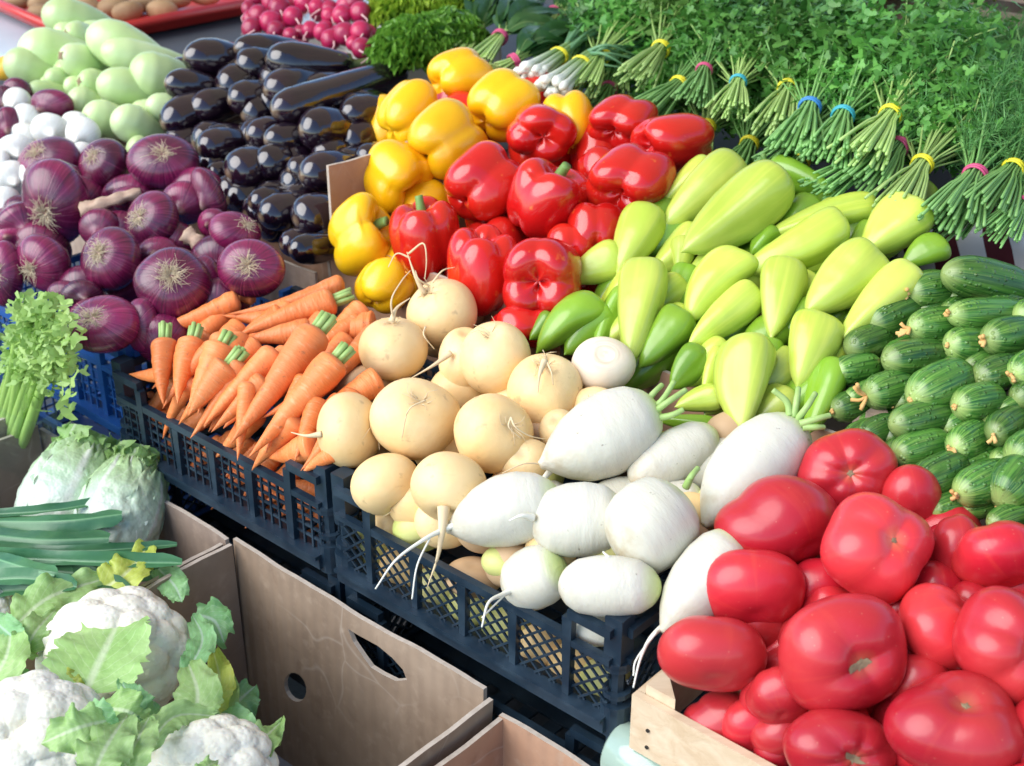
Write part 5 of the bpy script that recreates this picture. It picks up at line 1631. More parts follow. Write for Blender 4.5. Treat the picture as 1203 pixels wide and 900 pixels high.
def napa(x0, y0, x1, y1, w, k, label, tilt):
    L, Wd = long_dims(NAP, x0, y0, x1, y1, w, tilt)
    P_ = [(0, 0), (.02, .35), (.08, .66), (.2, .88), (.42, 1), (.65, .95), (.85, .72), (.95, .5), (1, .3)]
    o, xf, v, d = long_item('napa_cabbage', b_long(RNG, P_, L, Wd, bend=.0, wobble=.04, seg=48, rings=40), L, 'napa_leaf', NAP, x0, y0, x1, y1, w, k, label, 'cabbage', 'napa cabbages', tilt)
    for q in range(7):
        a0 = q * 6.28 / 7 * 2.0 + RNG.uniform(-.3, .3)
        half = RNG.uniform(.75, 1.0); t1 = RNG.uniform(.86, .97); grow = 1.02 + .012 * q
        nx, nt = 22, 40
        vv, cs = [], []
        a, b = RNG.uniform(0, 6.28), RNG.uniform(0, 6.28)
        for i in range(nt + 1):
            t = .05 + (t1 - .05) * i / nt
            r = float(prof(P_, min(t, .97))) * Wd / 2 * grow
            for j in range(nx + 1):
                s = 2 * j / nx - 1
                taper = math.sqrt(max(0.02, 1 - max(0, (i / nt - .8) / .2) ** 2 * .75))
                ph = a0 + s * half * taper
                edge = max(abs(s) ** 3, max(0, (i / nt - .82) / .18))
                rr = r * (1 + .022 * math.sin(ph * 9 + t * 24 + a) * math.sin(t * 33 - ph * 5 + b) * (.5 + edge)
                          + .045 * edge * math.sin(s * 13 + t * 30 + a) + .05 * math.exp(-(s / .12) ** 2) * (1 - i / nt))
                vv.append((rr * math.cos(ph), rr * math.sin(ph), (t - .5) * L + .008 * edge * math.sin(s * 17 + b)))
                cs.append((s, 0, i / nt))
        m = nx + 1
        ff = [(i * m + j, i * m + j + 1, (i + 1) * m + j + 1, (i + 1) * m + j) for i in range(nt) for j in range(nx)]
        child(o, xf, 'outer_leaf', vv, ff, 'napa_leaf', cs)
    fr = MB()
    for q in range(26):
        a = q * 2.4; rad = Wd * .5 * (.25 + .35 * RNG.random())
        D = np.array([math.cos(a), math.sin(a), 0])
        z0 = L * (.30 + .12 * RNG.random())
        p = [D * rad * 1.25 + [0, 0, z0 - L * .10], D * rad * 1.35 + [0, 0, z0], D * rad * RNG.uniform(.9, 1.5) + [0, 0, z0 + L * RNG.uniform(.10, .16)]]
        v2, f2, c2 = leaf(p, lambda t: Wd * (.25 + .25 * t), D, 14, 10, -.15, Wd * .05, 2.0, .05, Wd * .012)
        fr.add(v2, f2, c2)
    child(o, xf, 'leaf_frill', np.concatenate(fr.v), fr.f, 'cauliflower_leaf', np.concatenate(fr.c))
    return o


napa(62, 650, 102, 512, 104, .25, 'napa cabbage with a frilly green top leaning against the back of its box', 25)
napa(128, 668, 158, 530, 92, .55, 'napa cabbage in front of the other one, beside the carrot crate', 25)

# ---------------------------------------------------------------- leeks
LEE = (.585, -.2, .05)


def leek(label, leaves, shaft):
    P_ = [hit(LEE, x, y, l)[0] for x, y, l in shaft]
    v_, f_ = tube(smooth_line(P_, 8), .016, .014, 12)
    o = mesh_obj('leek', np.array(v_) - P_[-1], f_, MT['white_bulb2' if 0 else 'celery'], None, P_[-1])
    tag(o, label, 'leek', 'leeks')
    for pts, w, fold in leaves:
        d = hit(LEE, *pts[1][:2])[1]
        pw = [hit(LEE, x, y, l)[0] for x, y, l in pts]
        v, f, cs = leaf(pw, lambda t: w * d / F * min(1.0, (1.03 - t) * 9) ** .6, np.array(VIEW) * .6 + np.array([0, 0, .8]), 8, 22, fold, .0015, 2.0, 0, 0, RNG)
        mesh_obj('leaf', np.array(v) - P_[-1], f, MT['leek_leaf'], o, (0, 0, 0), cs)
    return o


leek('leek whose blue green leaves lie highest, across the napa cabbages', [
    ([(-30, 606, .05), (60, 600, .06), (138, 586, .06)], 12, 0.88), ([(-30, 612, .05), (70, 612, .07), (143, 604, .07)], 24, -0.56),
    ([(-30, 626, .06), (50, 634, .075), (128, 632, .07)], 34, -0.62)], [(-80, 620, .05), (-22, 618, .055)])
leek('leek with long narrow leaves reaching furthest towards the brown box', [
    ([(-30, 642, .05), (90, 648, .06), (208, 640, .05)], 12, 0.75), ([(-30, 654, .05), (90, 660, .06), (214, 662, .05)], 19, 0.88),
    ([(-30, 664, .03), (80, 676, .04), (152, 692, .04)], 19, 0.75)], [(-80, 652, .04), (-22, 652, .045)])
leek('leek with bent leaf tips lying lowest beside the cauliflowers', [
    ([(-30, 648, .07), (20, 664, .085), (64, 676, .08)], 27, -0.50), ([(-30, 684, .06), (30, 680, .07), (90, 690, .06)], 21, 0.62),
    ([(-30, 672, .05), (40, 670, .05), (120, 678, .04)], 21, 0.62), ([(-30, 700, .04), (30, 694, .05), (80, 704, .04)], 19, 0.62)], [(-80, 664, .05), (-22, 664, .06)])
leek('leek underneath the others, only its shaded leaves showing', [
    ([(-30, 630, .02), (60, 640, .02), (150, 655, .02)], 27, 0.38), ([(-30, 650, .0), (70, 668, .0), (190, 676, .0)], 27, 0.38), ([(-30, 690, .01), (50, 700, .01), (110, 716, .0)], 29, 0.38)], [(-80, 660, .0), (-22, 660, .0)])

# ---------------------------------------------------------------- small leaf clouds
def leaflets(centres, normals, size, rng, lobes=3, cs_t=None):
    """three lobed leaflets as small folded fans"""
    V, Fc, CS = [], [], []
    n0 = 0
    for i, (c, nrm) in enumerate(zip(centres, normals)):
        nrm = np.asarray(nrm, float); nrm = nrm / (np.linalg.norm(nrm) + 1e-9)
        a = np.cross(nrm, [rng.uniform(-1, 1), rng.uniform(-1, 1), rng.uniform(-1, 1)]); a /= np.linalg.norm(a) + 1e-9
        b = np.cross(nrm, a)
        s = size * rng.uniform(.6, 1.35)
        out = [(0, 0)]
        m = 13
        for k in range(m):
            an = -2.2 + 4.4 * k / (m - 1)
            r = .55 + .45 * abs(math.cos(an * 1.5)) + .12 * math.sin(an * 13 + i)
            out.append((r * math.cos(an), r * math.sin(an)))
        cup = rng.uniform(-.5, .6)
        for (p, q) in out:
            V.append(c + s * (p * a + q * b + (abs(q) * cup * .5 + p * p * cup * .3 + rng.uniform(-.08, .08)) * nrm))
            CS.append((.5, 0, 0 if cs_t is None else cs_t[i]))
        Fc += [(n0, n0 + k, n0 + k + 1) for k in range(1, m)]
        n0 += m + 1
    return V, Fc, CS


def herb_parts(rng, kind):
    """stalks, band and foliage of one bunch; +z towards the leaves, band at the origin"""
    ns = 46
    st = MB()
    tips = []
    for i in range(ns):
        a, r = rng.uniform(0, 6.28), math.sqrt(rng.random())
        ca, sa = math.cos(a), math.sin(a)
        lo = np.array([ca * r * .034, sa * r * .018 - .004, -.100 * rng.uniform(.85, 1.1)])
        mid = np.array([ca * r * .011, sa * r * .011, 0])
        hi = np.array([ca * r * .055 + rng.uniform(-.02, .02), sa * r * .045 + .006, rng.uniform(.08, .19)])
        hi2 = hi + np.array([rng.uniform(-.03, .03), rng.uniform(-.02, .03), rng.uniform(.0, .05)])
        pts = smooth_line([lo, (lo + mid) * .5 + np.array([0, 0, .004]), mid, (mid + hi) * .5, hi, hi2], 14)
        st.tube(pts, .0018, .0010, 5)
        tips.append(pts)
    bd = MB()
    for k, (z, r) in enumerate(((-.003, .0122), (.001, .0128), (.0045, .0121))):
        ring = [(r * math.cos(a), r * math.sin(a), z + .001 * math.sin(a * 2 + k)) for a in np.linspace(0, 6.283, 19)]
        bd.tube(ring, .0014, .0014, 6)
    C_, N_ = [], []
    if kind == 'dill':
        fo = MB()
        for pts in tips:
            for j in range(16):
                p = pts[rng.randint(7, 13)]
                d = np.array([rng.gauss(0, 1), rng.gauss(0, 1) + .4, rng.gauss(.7, .8)]); d /= np.linalg.norm(d)
                ln = rng.uniform(.018, .045)
                q = p + d * ln
                for k in range(7):
                    e = p + (q - p) * (k + 1) / 7
                    d2 = d * .8 + np.array([rng.gauss(0, .8), rng.gauss(0, .8), rng.gauss(0, .8)])
                    f_ = e + d2 * rng.uniform(.006, .013)
                    s = np.cross(d2, [rng.uniform(-1, 1), rng.uniform(-1, 1), .4]); s = s / (np.linalg.norm(s) + 1e-9) * .0007
                    fo.add([e - s, e + s, f_], [(0, 1, 2)])
                s = np.cross(d, [.3, .5, .8]); s = s / np.linalg.norm(s) * .0007
                fo.add([p - s, p + s, q + s * .4, q - s * .4], [(0, 1, 2, 3)])
        return st, bd, fo, None
    for pts in tips:
        for j in range(36):
            p = pts[rng.randint(9, 13)]
            off = np.array([rng.gauss(0, .014), rng.gauss(.004, .013), rng.gauss(0.008, .018)])
            C_.append(p + off)
            N_.append(np.array([rng.gauss(0, .7), rng.gauss(.9, .6), rng.gauss(0, .7)]))
    fo = MB()
    v, f, c = leaflets(C_, N_, 0.0076 if kind == 'parsley' else .0088, rng)
    fo.add(v, f, c)
    return st, bd, fo, None


HG = 'herb bunches on the rear table'
PROTO = {}


def make_bunch(kind, seed, stalk, leafm):
    rng = random.Random(seed)
    st, bd, fo, _ = herb_parts(rng, kind)
    root = bpy.data.objects.new('dill_bunch' if kind == 'dill' else 'parsley_bunch' if kind == 'parsley' else 'coriander_bunch', None)
    root.empty_display_size = .02
    COL.objects.link(root)
    mk = lambda mb, nm, mt: mesh_obj(nm, np.concatenate(mb.v), mb.f, MT[mt], root, (0, 0, 0), np.concatenate(mb.c), None, True)
    mk(st, 'stalks', stalk); mk(bd, 'rubber_band', 'yellow_band'); mk(fo, 'foliage', leafm)
    return root


SPECS = {'parsley': ('parsley', 3, 'stalk', 'parsley_leaf'), 'coriander': ('coriander', 5, 'dark_stalk', 'parsley_leaf'),
         'parsley2': ('parsley', 9, 'stalk', 'pale_parsley_leaf'), 'dill': ('dill', 12, 'dark_stalk', 'dill_frond')}


def bunch(key, bx, by, ex, ey, lift, elift, band, label, scale=None, pile=GRE):
    if key not in PROTO:
        root = PROTO[key] = make_bunch(*SPECS[key])
    else:
        src = PROTO[key]
        root = src.copy(); COL.objects.link(root)
        for ch in src.children:
            c = ch.copy(); COL.objects.link(c); c.parent = root
    Pb, Pe = hit(pile, bx, by, lift)[0], hit(pile, ex, ey, elift)[0]
    ax = Pb - Pe; ln = np.linalg.norm(ax)
    z = ax / ln
    y = np.array([0, -.25, 1.0]); x = np.cross(y, z); x /= np.linalg.norm(x); y = np.cross(z, x)
    s = scale or max(.85, min(1.25, ln / .09))
    root.matrix_world = Matrix(((x[0] * s, y[0] * s, z[0] * s, Pb[0]), (x[1] * s, y[1] * s, z[1] * s, Pb[1]), (x[2] * s, y[2] * s, z[2] * s, Pb[2]), (0, 0, 0, 1)))
    for c in root.children:
        if c.name.startswith('rubber_band'):
            c.material_slots[0].link = 'OBJECT'; c.material_slots[0].material = MT[band + '_band']
    tag(root, label, 'herb bunch', HG)
    return root


bunch('parsley2', 776, 58, 716, 118, 0.130, 0.100, 'yellow', 'biggest pale stalked herb bunch with a thick yellow band behind the back red peppers', 1.2)
bunch('coriander', 827, 83, 806, 134, 0.130, 0.100, 'pink', 'herb bunch with a pink band fanning green stalks above the sideways red pepper', 1.0)
bunch('parsley', 867, 97, 846, 152, 0.130, 0.110, 'teal', 'herb bunch with a teal band to the right of the pink banded one', 1.0)
bunch('parsley', 926, 105, 902, 162, 0.130, 0.110, 'yellow', 'herb bunch with a thin yellow band just left of the deep blue banded one')
bunch('coriander', 951, 127, 934, 172, 0.140, 0.120, 'blue', 'herb bunch with a wide deep blue band')
bunch('coriander', 990, 137, 968, 190, 0.130, 0.115, 'teal', 'herb bunch with a turquoise band on straight stalks right of the deep blue one')
bunch('parsley', 1046, 136, 1010, 178, 0.155, 0.130, 'yellow', 'herb bunch with a yellow band and thick pale stalks cut in a slanting fan')
bunch('dill', 1055, 173, 1022, 210, 0.060, 0.040, 'pink', 'herb bunch with a crimson band in the front row above the broad green pepper')
bunch('parsley', 1083, 194, 1056, 232, 0.060, 0.045, 'yellow', 'herb bunch with a small yellow band right above the broad green pepper')
bunch('dill', 1145, 207, 1120, 250, 0.060, 0.045, 'pink', 'herb bunch with a red pink band above the topmost cucumber')
bunch('dill', 1190, 200, 1160, 238, 0.060, 0.050, 'yellow', 'dill bunch with a yellow band at the right edge')
bunch('dill', 1148, 240, 1112, 264, -0.035, -0.030, 'pink', 'low herb bunch whose stalk fan hangs towards the striped cloth')
bunch('coriander', 1012, 190, 968, 216, 0.030, 0.020, 'yellow', 'herb bunch lying low with loose stalks pointing at the mid green pepper')
bunch('coriander', 797, 100, 760, 128, 0.055, 0.040, 'yellow', 'small dark herb bunch tucked under the pink banded one')
bunch('coriander', 940, 160, 914, 182, 0.055, 0.040, 'blue', 'herb bunch with short dark stalk ends below the blue banded one')
bunch('parsley', 705, 66, 668, 108, 0.065, 0.040, 'yellow', 'herb bunch half hidden behind the spring onions')
bunch('dill', 1200, 240, 1176, 268, 0.010, 0.000, 'pink', 'dill bunch at the right edge hanging over the striped cloth')
hid = [('parsley', 760, 20, 730, 70), ('coriander', 805, 30, 785, 80), ('parsley', 850, 40, 832, 90), ('coriander', 940, 64, 925, 110), ('parsley', 1075, 100, 1060, 140), ('coriander', 1110, 130, 1092, 172), ('dill', 1150, 130, 1140, 175), ('dill', 1190, 120, 1180, 165), ('parsley2', 810, 0, 800, 36), ('parsley', 745, -10, 735, 30), ('parsley', 720, 34, 700, 70), ('coriander', 715, 105, 690, 140), ('coriander', 775, 128, 752, 165), ('parsley', 830, 150, 808, 190), ('coriander', 880, 170, 858, 205), ('coriander', 660, 100, 640, 128), ('parsley', 730, 80, 712, 118), ('coriander', 940, 190, 920, 225)]
FRONT = {('coriander', 715), ('coriander', 775), ('parsley', 830), ('coriander', 880), ('coriander', 660), ('parsley', 730), ('coriander', 940)}
for i, (kd, bx, by, ex, ey) in enumerate(hid):
    bunch(kd, bx, by, ex, ey, (-.09 if (kd, bx) in FRONT else -.05 if i % 2 else -.03), (-.10 if (kd, bx) in FRONT else -.07), RNG.choice(['yellow', 'pink', 'teal']),
          'dill bunch in the feathery mass, stalks hidden under its fronds' if kd == 'dill' else 'leafy herb bunch in the green mass, stalks hidden under its leaves', 1.1)


# broad leaved bunches (sorrel) and spring onions
def broad_bunch(bx, by, ex, ey, lift, label, band, tips, wpx=24):
    Pb, Pe = hit(GRE, bx, by, lift)[0], hit(GRE, ex, ey, lift - .02)[0]
    o = empty('sorrel_bunch', Pb, label, 'herb bunch', 'sorrel bunches')
    mb, lv = MB(), MB()
    z = (Pb - Pe) / np.linalg.norm(Pb - Pe); x = np.cross(z, [0, 0, 1]); x /= np.linalg.norm(x); y = np.cross(x, z)
    ln = np.linalg.norm(Pb - Pe)
    for i in range(26):
        a, r = RNG.uniform(0, 6.28), math.sqrt(RNG.random())
        lo = Pe + x * math.cos(a) * r * .03 + y * math.sin(a) * r * .014
        mid = Pb + x * math.cos(a) * r * .010 + y * math.sin(a) * r * .010
        tx, ty, tl = tips[i % len(tips)]
        hi = hit(GRE, tx + RNG.uniform(-16, 16), ty + RNG.uniform(-12, 12), tl + RNG.uniform(-.02, .02))[0]
        mm = mid * .5 + hi * .5 + np.array([0, 0, RNG.uniform(.0, .025)])
        mb.tube(smooth_line([lo, mid, mid * .6 + mm * .4], 9) - Pb, .0022, .0016, 6)
        v, f, cs = leaf([mid * .65 + mm * .35, mm, hi], w_oval(wpx * 2.4 / F * RNG.uniform(.7, 1.2), .8, .9), np.array(VIEW) + np.array([RNG.gauss(0, .5), RNG.gauss(0, .5), .6]), 6, 12, .3, .002, 2, 0, 0)
        lv.add(np.array(v) - Pb, f, cs)
    mesh_obj('stalks', np.concatenate(mb.v), mb.f, MT['stalk'], o)
    mesh_obj('foliage', np.concatenate(lv.v), lv.f, MT['sorrel_leaf'], o, (0, 0, 0), np.concatenate(lv.c))
    bd = MB()
    for k in (-.004, 0, .004):
        bd.tube([x * .0135 * math.cos(a) + y * .0135 * math.sin(a) + z * k for a in np.linspace(0, 6.283, 17)], .002, .002, 6)
    mesh_obj('rubber_band', np.concatenate(bd.v), bd.f, MT[band + '_band'], o)


broad_bunch(587, 44, 560, 72, .045, 'broad leaved sorrel bunch with a pink band beside the curly lettuce', 'pink', [(640, 6, .03), (615, -6, .04), (660, 24, .03), (600, 10, .05)])
broad_bunch(604, 73, 584, 82, .055, 'broad leaved sorrel bunch with a dull pink band just above the second yellow pepper', 'pink', [(690, 30, .05), (660, 40, .06), (700, 16, .04), (640, 44, .05)], 20)
broad_bunch(560, 40, 535, 62, .0, 'broad leaved sorrel bunch behind the curly lettuce with no band showing', 'pink', [(560, -20, .02), (600, -14, .02), (585, 4, .02)], 28)
broad_bunch(650, 16, 625, 40, .0, 'broad leaved sorrel bunch at the top edge of the herbs', 'pink', [(720, -10, .02), (690, -20, .02), (735, 10, .02)], 26)


def spring_onions(bx, by, ex, ey, tips, lift, label):
    Pb, Pe = hit(GRE, bx, by, lift)[0], hit(GRE, ex, ey, lift + .005)[0]
    o = empty('spring_onion_bunch', Pb, label, 'spring onions', 'spring onion bunches')
    z = (Pb - Pe) / np.linalg.norm(Pb - Pe); x = np.cross(z, [0, 0, 1]); x /= np.linalg.norm(x); y = np.cross(x, z)
    mb, lv = MB(), MB()
    for i in range(16):
        a, r = RNG.uniform(0, 6.28), math.sqrt(RNG.random())
        lo = Pe + x * math.cos(a) * r * .030 + y * math.sin(a) * r * .016 + z * RNG.uniform(-.012, .012)
        mid = Pb + x * math.cos(a) * r * .014 + y * math.sin(a) * r * .012
        pts = smooth_line([lo, lo * .6 + mid * .4, mid, mid + (mid - lo) * .4], 14)
        v, f = tube(pts - Pb, .0046, .0036, 8)
        cs = [(0, 0, min(1, k // 8 / 13)) for k in range(len(v))]
        v = np.array(v)
        for k in range(3):
            v[k * 8:(k + 1) * 8] = (pts[k] - Pb) + (v[k * 8:(k + 1) * 8] - (pts[k] - Pb)) * (1.2, 1.65, 1.3)[k]
        mb.add(v, f, cs)
        tx, ty, tl = tips[i % len(tips)]
        hi = hit(GRE, tx + RNG.uniform(-14, 14), ty + RNG.uniform(-10, 10), tl)[0]
        lv.tube(smooth_line([mid + (mid - lo) * .3, (mid + hi) / 2 + np.array([0, 0, RNG.uniform(0, .02)]), hi], 12) - Pb, .0042, .0016, 6)
    mesh_obj('bulbs', np.concatenate(mb.v), mb.f, MT['spring_onion'], o, (0, 0, 0), np.concatenate(mb.c))
    mesh_obj('foliage', np.concatenate(lv.v), lv.f, MT['leek_leaf'], o)
    bd = MB()
    for k in (-.003, .002):
        bd.tube([x * .0165 * math.cos(a) + y * .0145 * math.sin(a) + z * k for a in np.linspace(0, 6.283, 17)], .0018, .0018, 6)
    mesh_obj('rubber_band', np.concatenate(bd.v), bd.f, MT['yellow_band'], o)


spring_onions(656, 66, 622, 88, [(710, 20, .06), (725, 34, .05), (700, 6, .06)], .075, 'spring onion bunch with white bulbs pointing at the yellow peppers, left of its pair')
spring_onions(682, 76, 648, 104, [(740, 60, .05), (760, 40, .04), (735, 74, .05)], .07, 'spring onion bunch with white bulbs, the lower and right hand one of the pair')

# ---------------------------------------------------------------- curly lettuce
def lettuce(x, y, rpx, lift, mat, label, pile=GRE, n=150, nm='curly_lettuce'):
    P0, d = hit(pile, x, y, lift)
    R_ = rpx * d / F
    mb = MB()
    for i in range(n):
        u = RNG.random(); el = math.asin(min(1, .05 + .95 * u)); az = i * 2.39996
        D = np.array([math.cos(az) * math.cos(el), math.sin(az) * math.cos(el), math.sin(el)])
        side = np.array([RNG.gauss(0, .3), RNG.gauss(0, .3), .35])
        p0, p1 = D * R_ * .25, D * R_ * .7
        p2 = D * R_ * RNG.uniform(.92, 1.12) + side * R_ * .12
        nrm = np.cross(D, np.cross([0, 0, 1.0], D) + np.array([.01, .02, 0]))
        v, f, cs = leaf([p0, p1, p2], lambda t: R_ * (.16 + .5 * t), nrm + np.array([RNG.gauss(0, .3), RNG.gauss(0, .3), 0]), 16, 12, .1, R_ * .12, 2.2, .06, R_ * .05)
        # frilled front edge
        v = np.array(v).reshape(13, 17, 3)
        fr = np.sin(np.linspace(0, 6.28 * 3.5, 17) + RNG.uniform(0, 6)) * R_ * .08
        v[-1] += fr[:, None] * nrm / np.linalg.norm(nrm) * 1.3
        v[-2] += fr[:, None] * nrm / np.linalg.norm(nrm) * .7
        mb.add(v.reshape(-1, 3), f, cs)
    o = mesh_obj(nm, np.concatenate(mb.v), mb.f, MT[mat], None, P0, np.concatenate(mb.c))
    return tag(o, label, 'lettuce', 'curly lettuces')


LET = (.97, .8, .1)
lettuce(486, 74, 50, .02, 'dark_lettuce_leaf', 'dark green curly lettuce head lowest, just above the yellow peppers', LET)
lettuce(530, 60, 44, .0, 'dark_lettuce_leaf', 'dark green curly lettuce head beside the sorrel bunches', LET)
lettuce(478, 26, 46, .03, 'lettuce_leaf', 'yellow green curly lettuce head nearest the radishes', LET)
lettuce(528, 20, 46, .03, 'lettuce_leaf', 'yellow green curly lettuce head in front of the sorrel', LET)
lettuce(500, -18, 46, .0, 'lettuce_leaf', 'curly lettuce head cut by the top edge of the photo', LET)
BGP = (1.07, 1.6, .0)
for x, lb in ((1010, 'yellowing leafy greens in the rear crate, nearest the brown box'), (1060, 'yellowing leafy greens in the middle of the rear crate'), (1105, 'yellowing leafy greens beside the tall slat of the rear crate'), (1160, 'yellowing leafy greens in the rear crate at the right edge')):
    lettuce(x, -4, 36, .0, 'yellow_leaf', lb, BGP, 40, 'leafy_greens')['category'] = 'greens'

# ---------------------------------------------------------------- pink radishes
RAD = (.99, .8, .35)
RGp = 'pink radishes behind the aubergines'


def radish(x, y, w, k, label, tail=None):
    o, xf, v, d = round_item('radish', b_bulb(RNG, .95, .1, 0, 0, .03), 'radish', RAD, x, y, w, w * 1.05, (x + RNG.uniform(-6, 6), y + RNG.uniform(-4, 8)), k, label, 'radish', RGp)
    dc = d - w / 2 / F * d
    ln = tail or [(x + RNG.uniform(-4, 4), y + 2, .0), (x + RNG.uniform(-9, 9), y + 10, .006), (x + RNG.uniform(-14, 14), y + 18, .006)]
    child_px(o, 'root', [ln], 'pink_root', dc, .0022, .0007, 6)


for x, y, w, k, lb in ((344, 20, 24, .4, 'pink radish with a bright hanging root in the middle of the radish heap'), (402, 18, 24, .5, 'round pink radish at the top middle right of the radish heap'),
                       (424, 38, 26, .5, 'pink radish at the lower right end of the radish heap by the lettuce'), (324, 36, 22, .2, 'pink radish in the bottom row left of centre'),
                       (304, 18, 24, .3, 'pink radish at the left of the radish heap')):
    radish(x, y, w, k, lb)
for x, y in ((286, 14), (292, 28), (312, 4), (330, 8), (322, 22), (346, 38), (352, 2), (366, 14), (364, 30), (384, 6), (382, 24), (384, 42), (404, 2), (404, 38), (422, 8), (428, 20), (412, 52), (432, 52), (336, -6), (372, -6), (300, -6), (420, -8), (394, 50)):
    radish(x + RNG.uniform(-7, 7), y + RNG.uniform(-6, 6), RNG.uniform(17, 28), RNG.uniform(-.6, .5), 'small pink radish in the dense heap behind the aubergines')
fill(RAD, [(286, 34), (284, 0), (430, -4), (438, 50), (400, 50), (330, 40)], 24, .03, lambda x, y, q: radish(x, y, 22, -1.6, 'shaded pink radish buried in the heap behind the aubergines'))
cu = on_v(285, 48, .86)
r = carton('paper_carton', -1.17, -.79, .84, 1.2, .862, .93, 'grey_cardboard', 'white lined low carton under the pink radishes', 91, floor='paper', group=None)
for c in r.children: c.data.materials[0] = MT['paper']

# ---------------------------------------------------------------- potato tray
TZ = .91
A, B, Cc = (hit((TZ, 0, 0), *p)[0] for p in ((-60, -22), (84, 43), (330, -4)))
Dd = A + Cc - B
ctr = (A + Cc) / 2
o = empty('plastic_tray', (ctr[0], ctr[1], TZ - .04), 'red plastic tray with rolled rim full of potatoes', 'tray')
mb = MB(); mb.tube([A, B, Cc, Dd, A], .012, .012, 10); part(mb, 'rim', MT['red'], o, True)
mb = MB()
inn = [p + (ctr - p) * .04 for p in (A, B, Cc, Dd)]
lowp = [p + (ctr - p) * .10 - np.array([0, 0, .035]) for p in (A, B, Cc, Dd)]
for i in range(4):
    j = (i + 1) % 4
    top = [(A, B, Cc, Dd)[i], (A, B, Cc, Dd)[j]]
    mb.hexa([top[0], top[1], lowp[j], lowp[i], inn[i], inn[j], lowp[j] + (ctr - lowp[j]) * .04, lowp[i] + (ctr - lowp[i]) * .04])
part(mb, 'side_panel', MT['red'], o)
mb = MB(); mb.hexa([p + np.array([0, 0, .001]) for p in lowp] + [p + np.array([0, 0, .005]) for p in lowp]); part(mb, 'base', MT['red'], o)
POT = (TZ - .005, 0, 0)


def potato(x, y, w, h, rot, k, label):
    round_item('potato', b_bulb(RNG, .85, 0, 0, 0, 0), 'potato', POT, x, y, w, h, Bk(RNG.uniform(-.5, .5), RNG.uniform(-.5, .5)), k, label, 'potato', 'potatoes in the red tray', rot)


for x, y, w, h, lb in ((20, 2, 34, 22, 'potato nearest the left end of the red tray rim'), (48, 6, 30, 24, 'reddish potato left of the topmost marrow'), (98, 8, 46, 30, 'potato right behind the topmost marrow'),
                       (133, 8, 42, 26, 'big potato to the right of the topmost marrow'), (170, 3, 40, 22, 'potato in the middle of the red tray front row'), (206, 0, 38, 20, 'potato right of the tray middle'),
                       (240, -3, 36, 18, 'potato near the right end of the red tray'), (70, -2, 34, 22, 'potato behind the reddish one in the tray')):
    potato(x, y, w, h, RNG.uniform(-15, 15), .2, lb)
for x, y in ((-10, -12), (30, -14), (70, -16), (112, -14), (150, -16), (190, -18), (230, -20), (150, 14), (110, 26), (190, 12), (50, 18), (84, 24)):
    potato(x, y, 38, 24, RNG.uniform(-15, 15), -.5, 'potato in the second layer of the red tray')

# ---------------------------------------------------------------- celery in a plastic bag
CEL = (.60, -.055, 60.0)
P0, d = hit(CEL, 30, 470)
o = empty('celery_bunch', P0, 'bright green celery bunch standing in a clear plastic bag', 'celery')
mb = MB()
for i in range(22):
    bx, by = 2 + RNG.gauss(0, 14), 535 + RNG.uniform(-4, 10)
    tx, ty = 32 + (bx - 2) * 1.2 + RNG.gauss(6, 10), 400 + RNG.uniform(-14, 20)
    l0, l1 = RNG.uniform(-.02, .04), RNG.uniform(.0, .06)
    pts = smooth_line([hit(CEL, bx, by, l0)[0], hit(CEL, (bx + tx) / 2 + RNG.gauss(0, 3), (by + ty) / 2, (l0 + l1) / 2)[0], hit(CEL, tx, ty, l1)[0]], 10)
    v, f = tube(pts - P0, .0085, .0045, 8)
    mb.add(v, f, [(math.cos(k % 8 * .785), math.sin(k % 8 * .785), k // 8 / 10) for k in range(len(v))])
mesh_obj('stalks', np.concatenate(mb.v), mb.f, MT['celery'], o, (0, 0, 0), np.concatenate(mb.c))
C_, N_ = [], []
for i in range(800):
    x, y = 46 + RNG.gauss(0, 18), max(350, 404 + RNG.gauss(0, 24))
    C_.append(hit(CEL, x, y + max(0, abs(x - 44) - 20) * .6, RNG.uniform(.0, .075))[0] - P0)
    N_.append(np.array(VIEW) * .5 + np.array([RNG.gauss(0, .7), RNG.gauss(0, .7), RNG.gauss(.6, .5)]))
v, f, cs = leaflets(C_, N_, .0105, RNG)
mesh_obj('foliage', v, f, MT['celery_leaf'], o, (0, 0, 0), cs)
ax0, ax1 = hit(CEL, 2, 540, .01)[0], hit(CEL, 30, 425, .04)[0]
zz = (ax1 - ax0) / np.linalg.norm(ax1 - ax0); xx = np.cross(zz, FW); xx /= np.linalg.norm(xx); yy = np.cross(zz, xx)
vv, ff = [], []
for i in range(17):
    t = i / 16
    for j in range(40):
        a = 2 * math.pi * j / 40
        r = (.062 + .022 * t) * (1 + .07 * math.sin(5 * a + 9 * t) + .05 * math.sin(9 * a - 14 * t) + .10 * t * math.sin(3 * a + 1))
        vv.append(ax0 + zz * (t * np.linalg.norm(ax1 - ax0) * (1.02 + .12 * t * math.sin(a * 2 + 1))) + xx * r * math.cos(a) + yy * r * .8 * math.sin(a))
for i in range(16):
    for j in range(40):
        ff.append((i * 40 + j, i * 40 + (j + 1) % 40, (i + 1) * 40 + (j + 1) % 40, (i + 1) * 40 + j))
bag = mesh_obj('plastic_bag', np.array(vv) - ax0, ff, MT['bag'], None, ax0)
tag(bag, 'clear crinkled plastic bag around the celery stalks', 'bag')

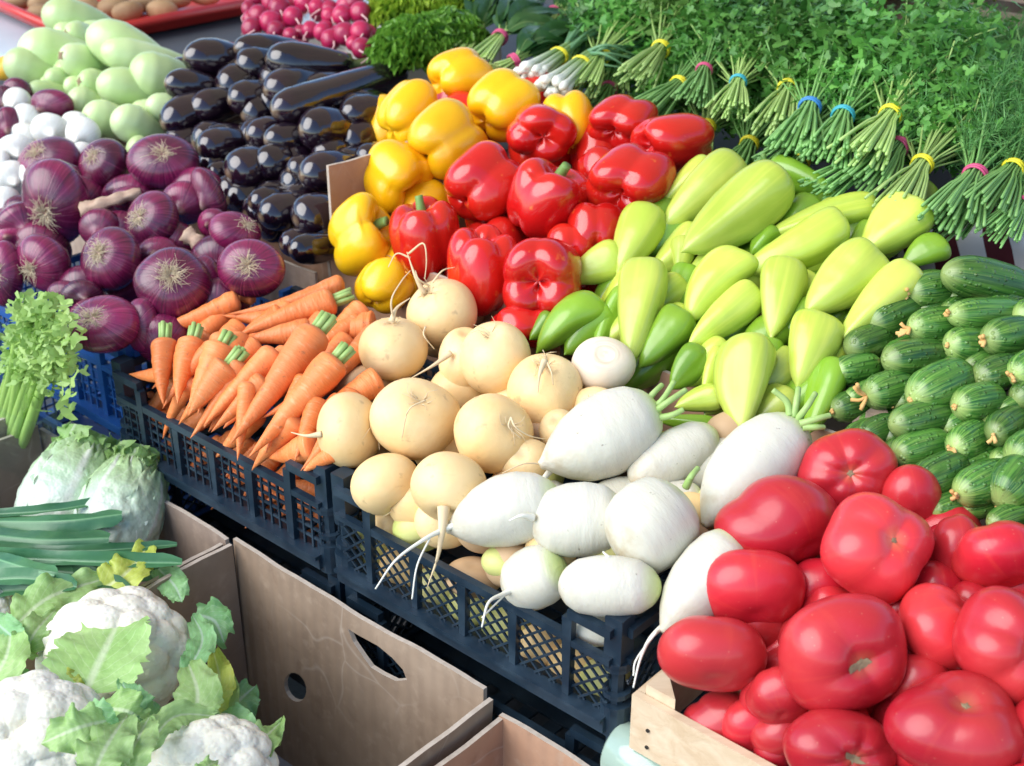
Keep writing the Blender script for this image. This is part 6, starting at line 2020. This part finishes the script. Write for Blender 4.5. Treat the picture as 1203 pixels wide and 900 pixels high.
# ---------------------------------------------------------------- odds and ends
round_item('squash', b_bulb(RNG, .8, .05, 0, 0, .05), 'squash', MAR, 6, 80, 36, 30, (2, 70), -.2, 'small yellow squash at the left edge beside the marrows', 'squash', None)
P0, d = hit((.60, -.06, 0), 752, 892)
mb = []
pr = [(.0, .0), (.0, .030), (.004, .034), (.055, .034), (.066, .027), (.080, .026), (.082, .029), (.092, .029), (.093, .0)]
seg = 28
V, Fc = [], []
axd = W(1, 0, 0) - W(0, 0, 0); ax2 = W(0, 1, 0) - W(0, 0, 0)
for z, r_ in pr:
    for k in range(seg):
        a = 2 * math.pi * k / seg
        V.append(axd * (z - .03) + ax2 * r_ * math.cos(a) + np.array([0, 0, 1]) * r_ * math.sin(a))
for i in range(len(pr) - 1):
    for k in range(seg): Fc.append((i * seg + k, i * seg + (k + 1) % seg, (i + 1) * seg + (k + 1) % seg, (i + 1) * seg + k))
tag(mesh_obj('glass_jar', V, Fc, MT['jar'], None, P0), 'pale green glass jar lying under the corner of the wooden tomato crate', 'jar')
for x, y, lb in ((726, 2, 'pinkish garlic bulb behind the herbs at the top edge'), (752, -4, 'second garlic bulb, right of the first and nearer the parsley')):
    round_item('garlic_bulb', b_bulb(RNG, .8, .5, 6, .12, .0), 'garlic', (1.05, 1.2, .1), x, y, 30, 26, Bk(.2, .6), .5, lb, 'garlic', 'garlic bulbs')
carton('cardboard_box', -.34, -.02, 1.52, 1.8, .90, 1.13, 'tan_cardboard', 'reddish brown cardboard box behind the herbs at the top edge', 95, floor='tan_cardboard')
# maroon and white cloth along the front edge of the rear table
nu, nv = 60, 26
V, Fc, CS = [], [], []
for j in range(nv + 1):
    for i in range(nu + 1):
        u, t = .30 + .60 * i / nu, j / nv
        s = t * .34
        v_ = .815 + max(0, s - .10) ; z = .93 + min(0, (s - .10)) + .014 * math.sin(u * 45 + 2 * t) * (1 - t) + .008 * math.sin(u * 83)
        V.append(W(u, v_ - .012 * math.sin(u * 38) * (1 - t), z)); CS.append((0, 0, u * 3.3 + .4 * t))
for j in range(nv):
    for i in range(nu):
        a = j * (nu + 1) + i
        Fc.append((a, a + 1, a + nu + 2, a + nu + 1))
ct = np.mean(V, axis=0)
tag(mesh_obj('striped_cloth', np.array(V) - ct, Fc, MT['stripes'], None, ct, CS), 'maroon and white striped cloth under the herbs behind the cucumbers', 'cloth')
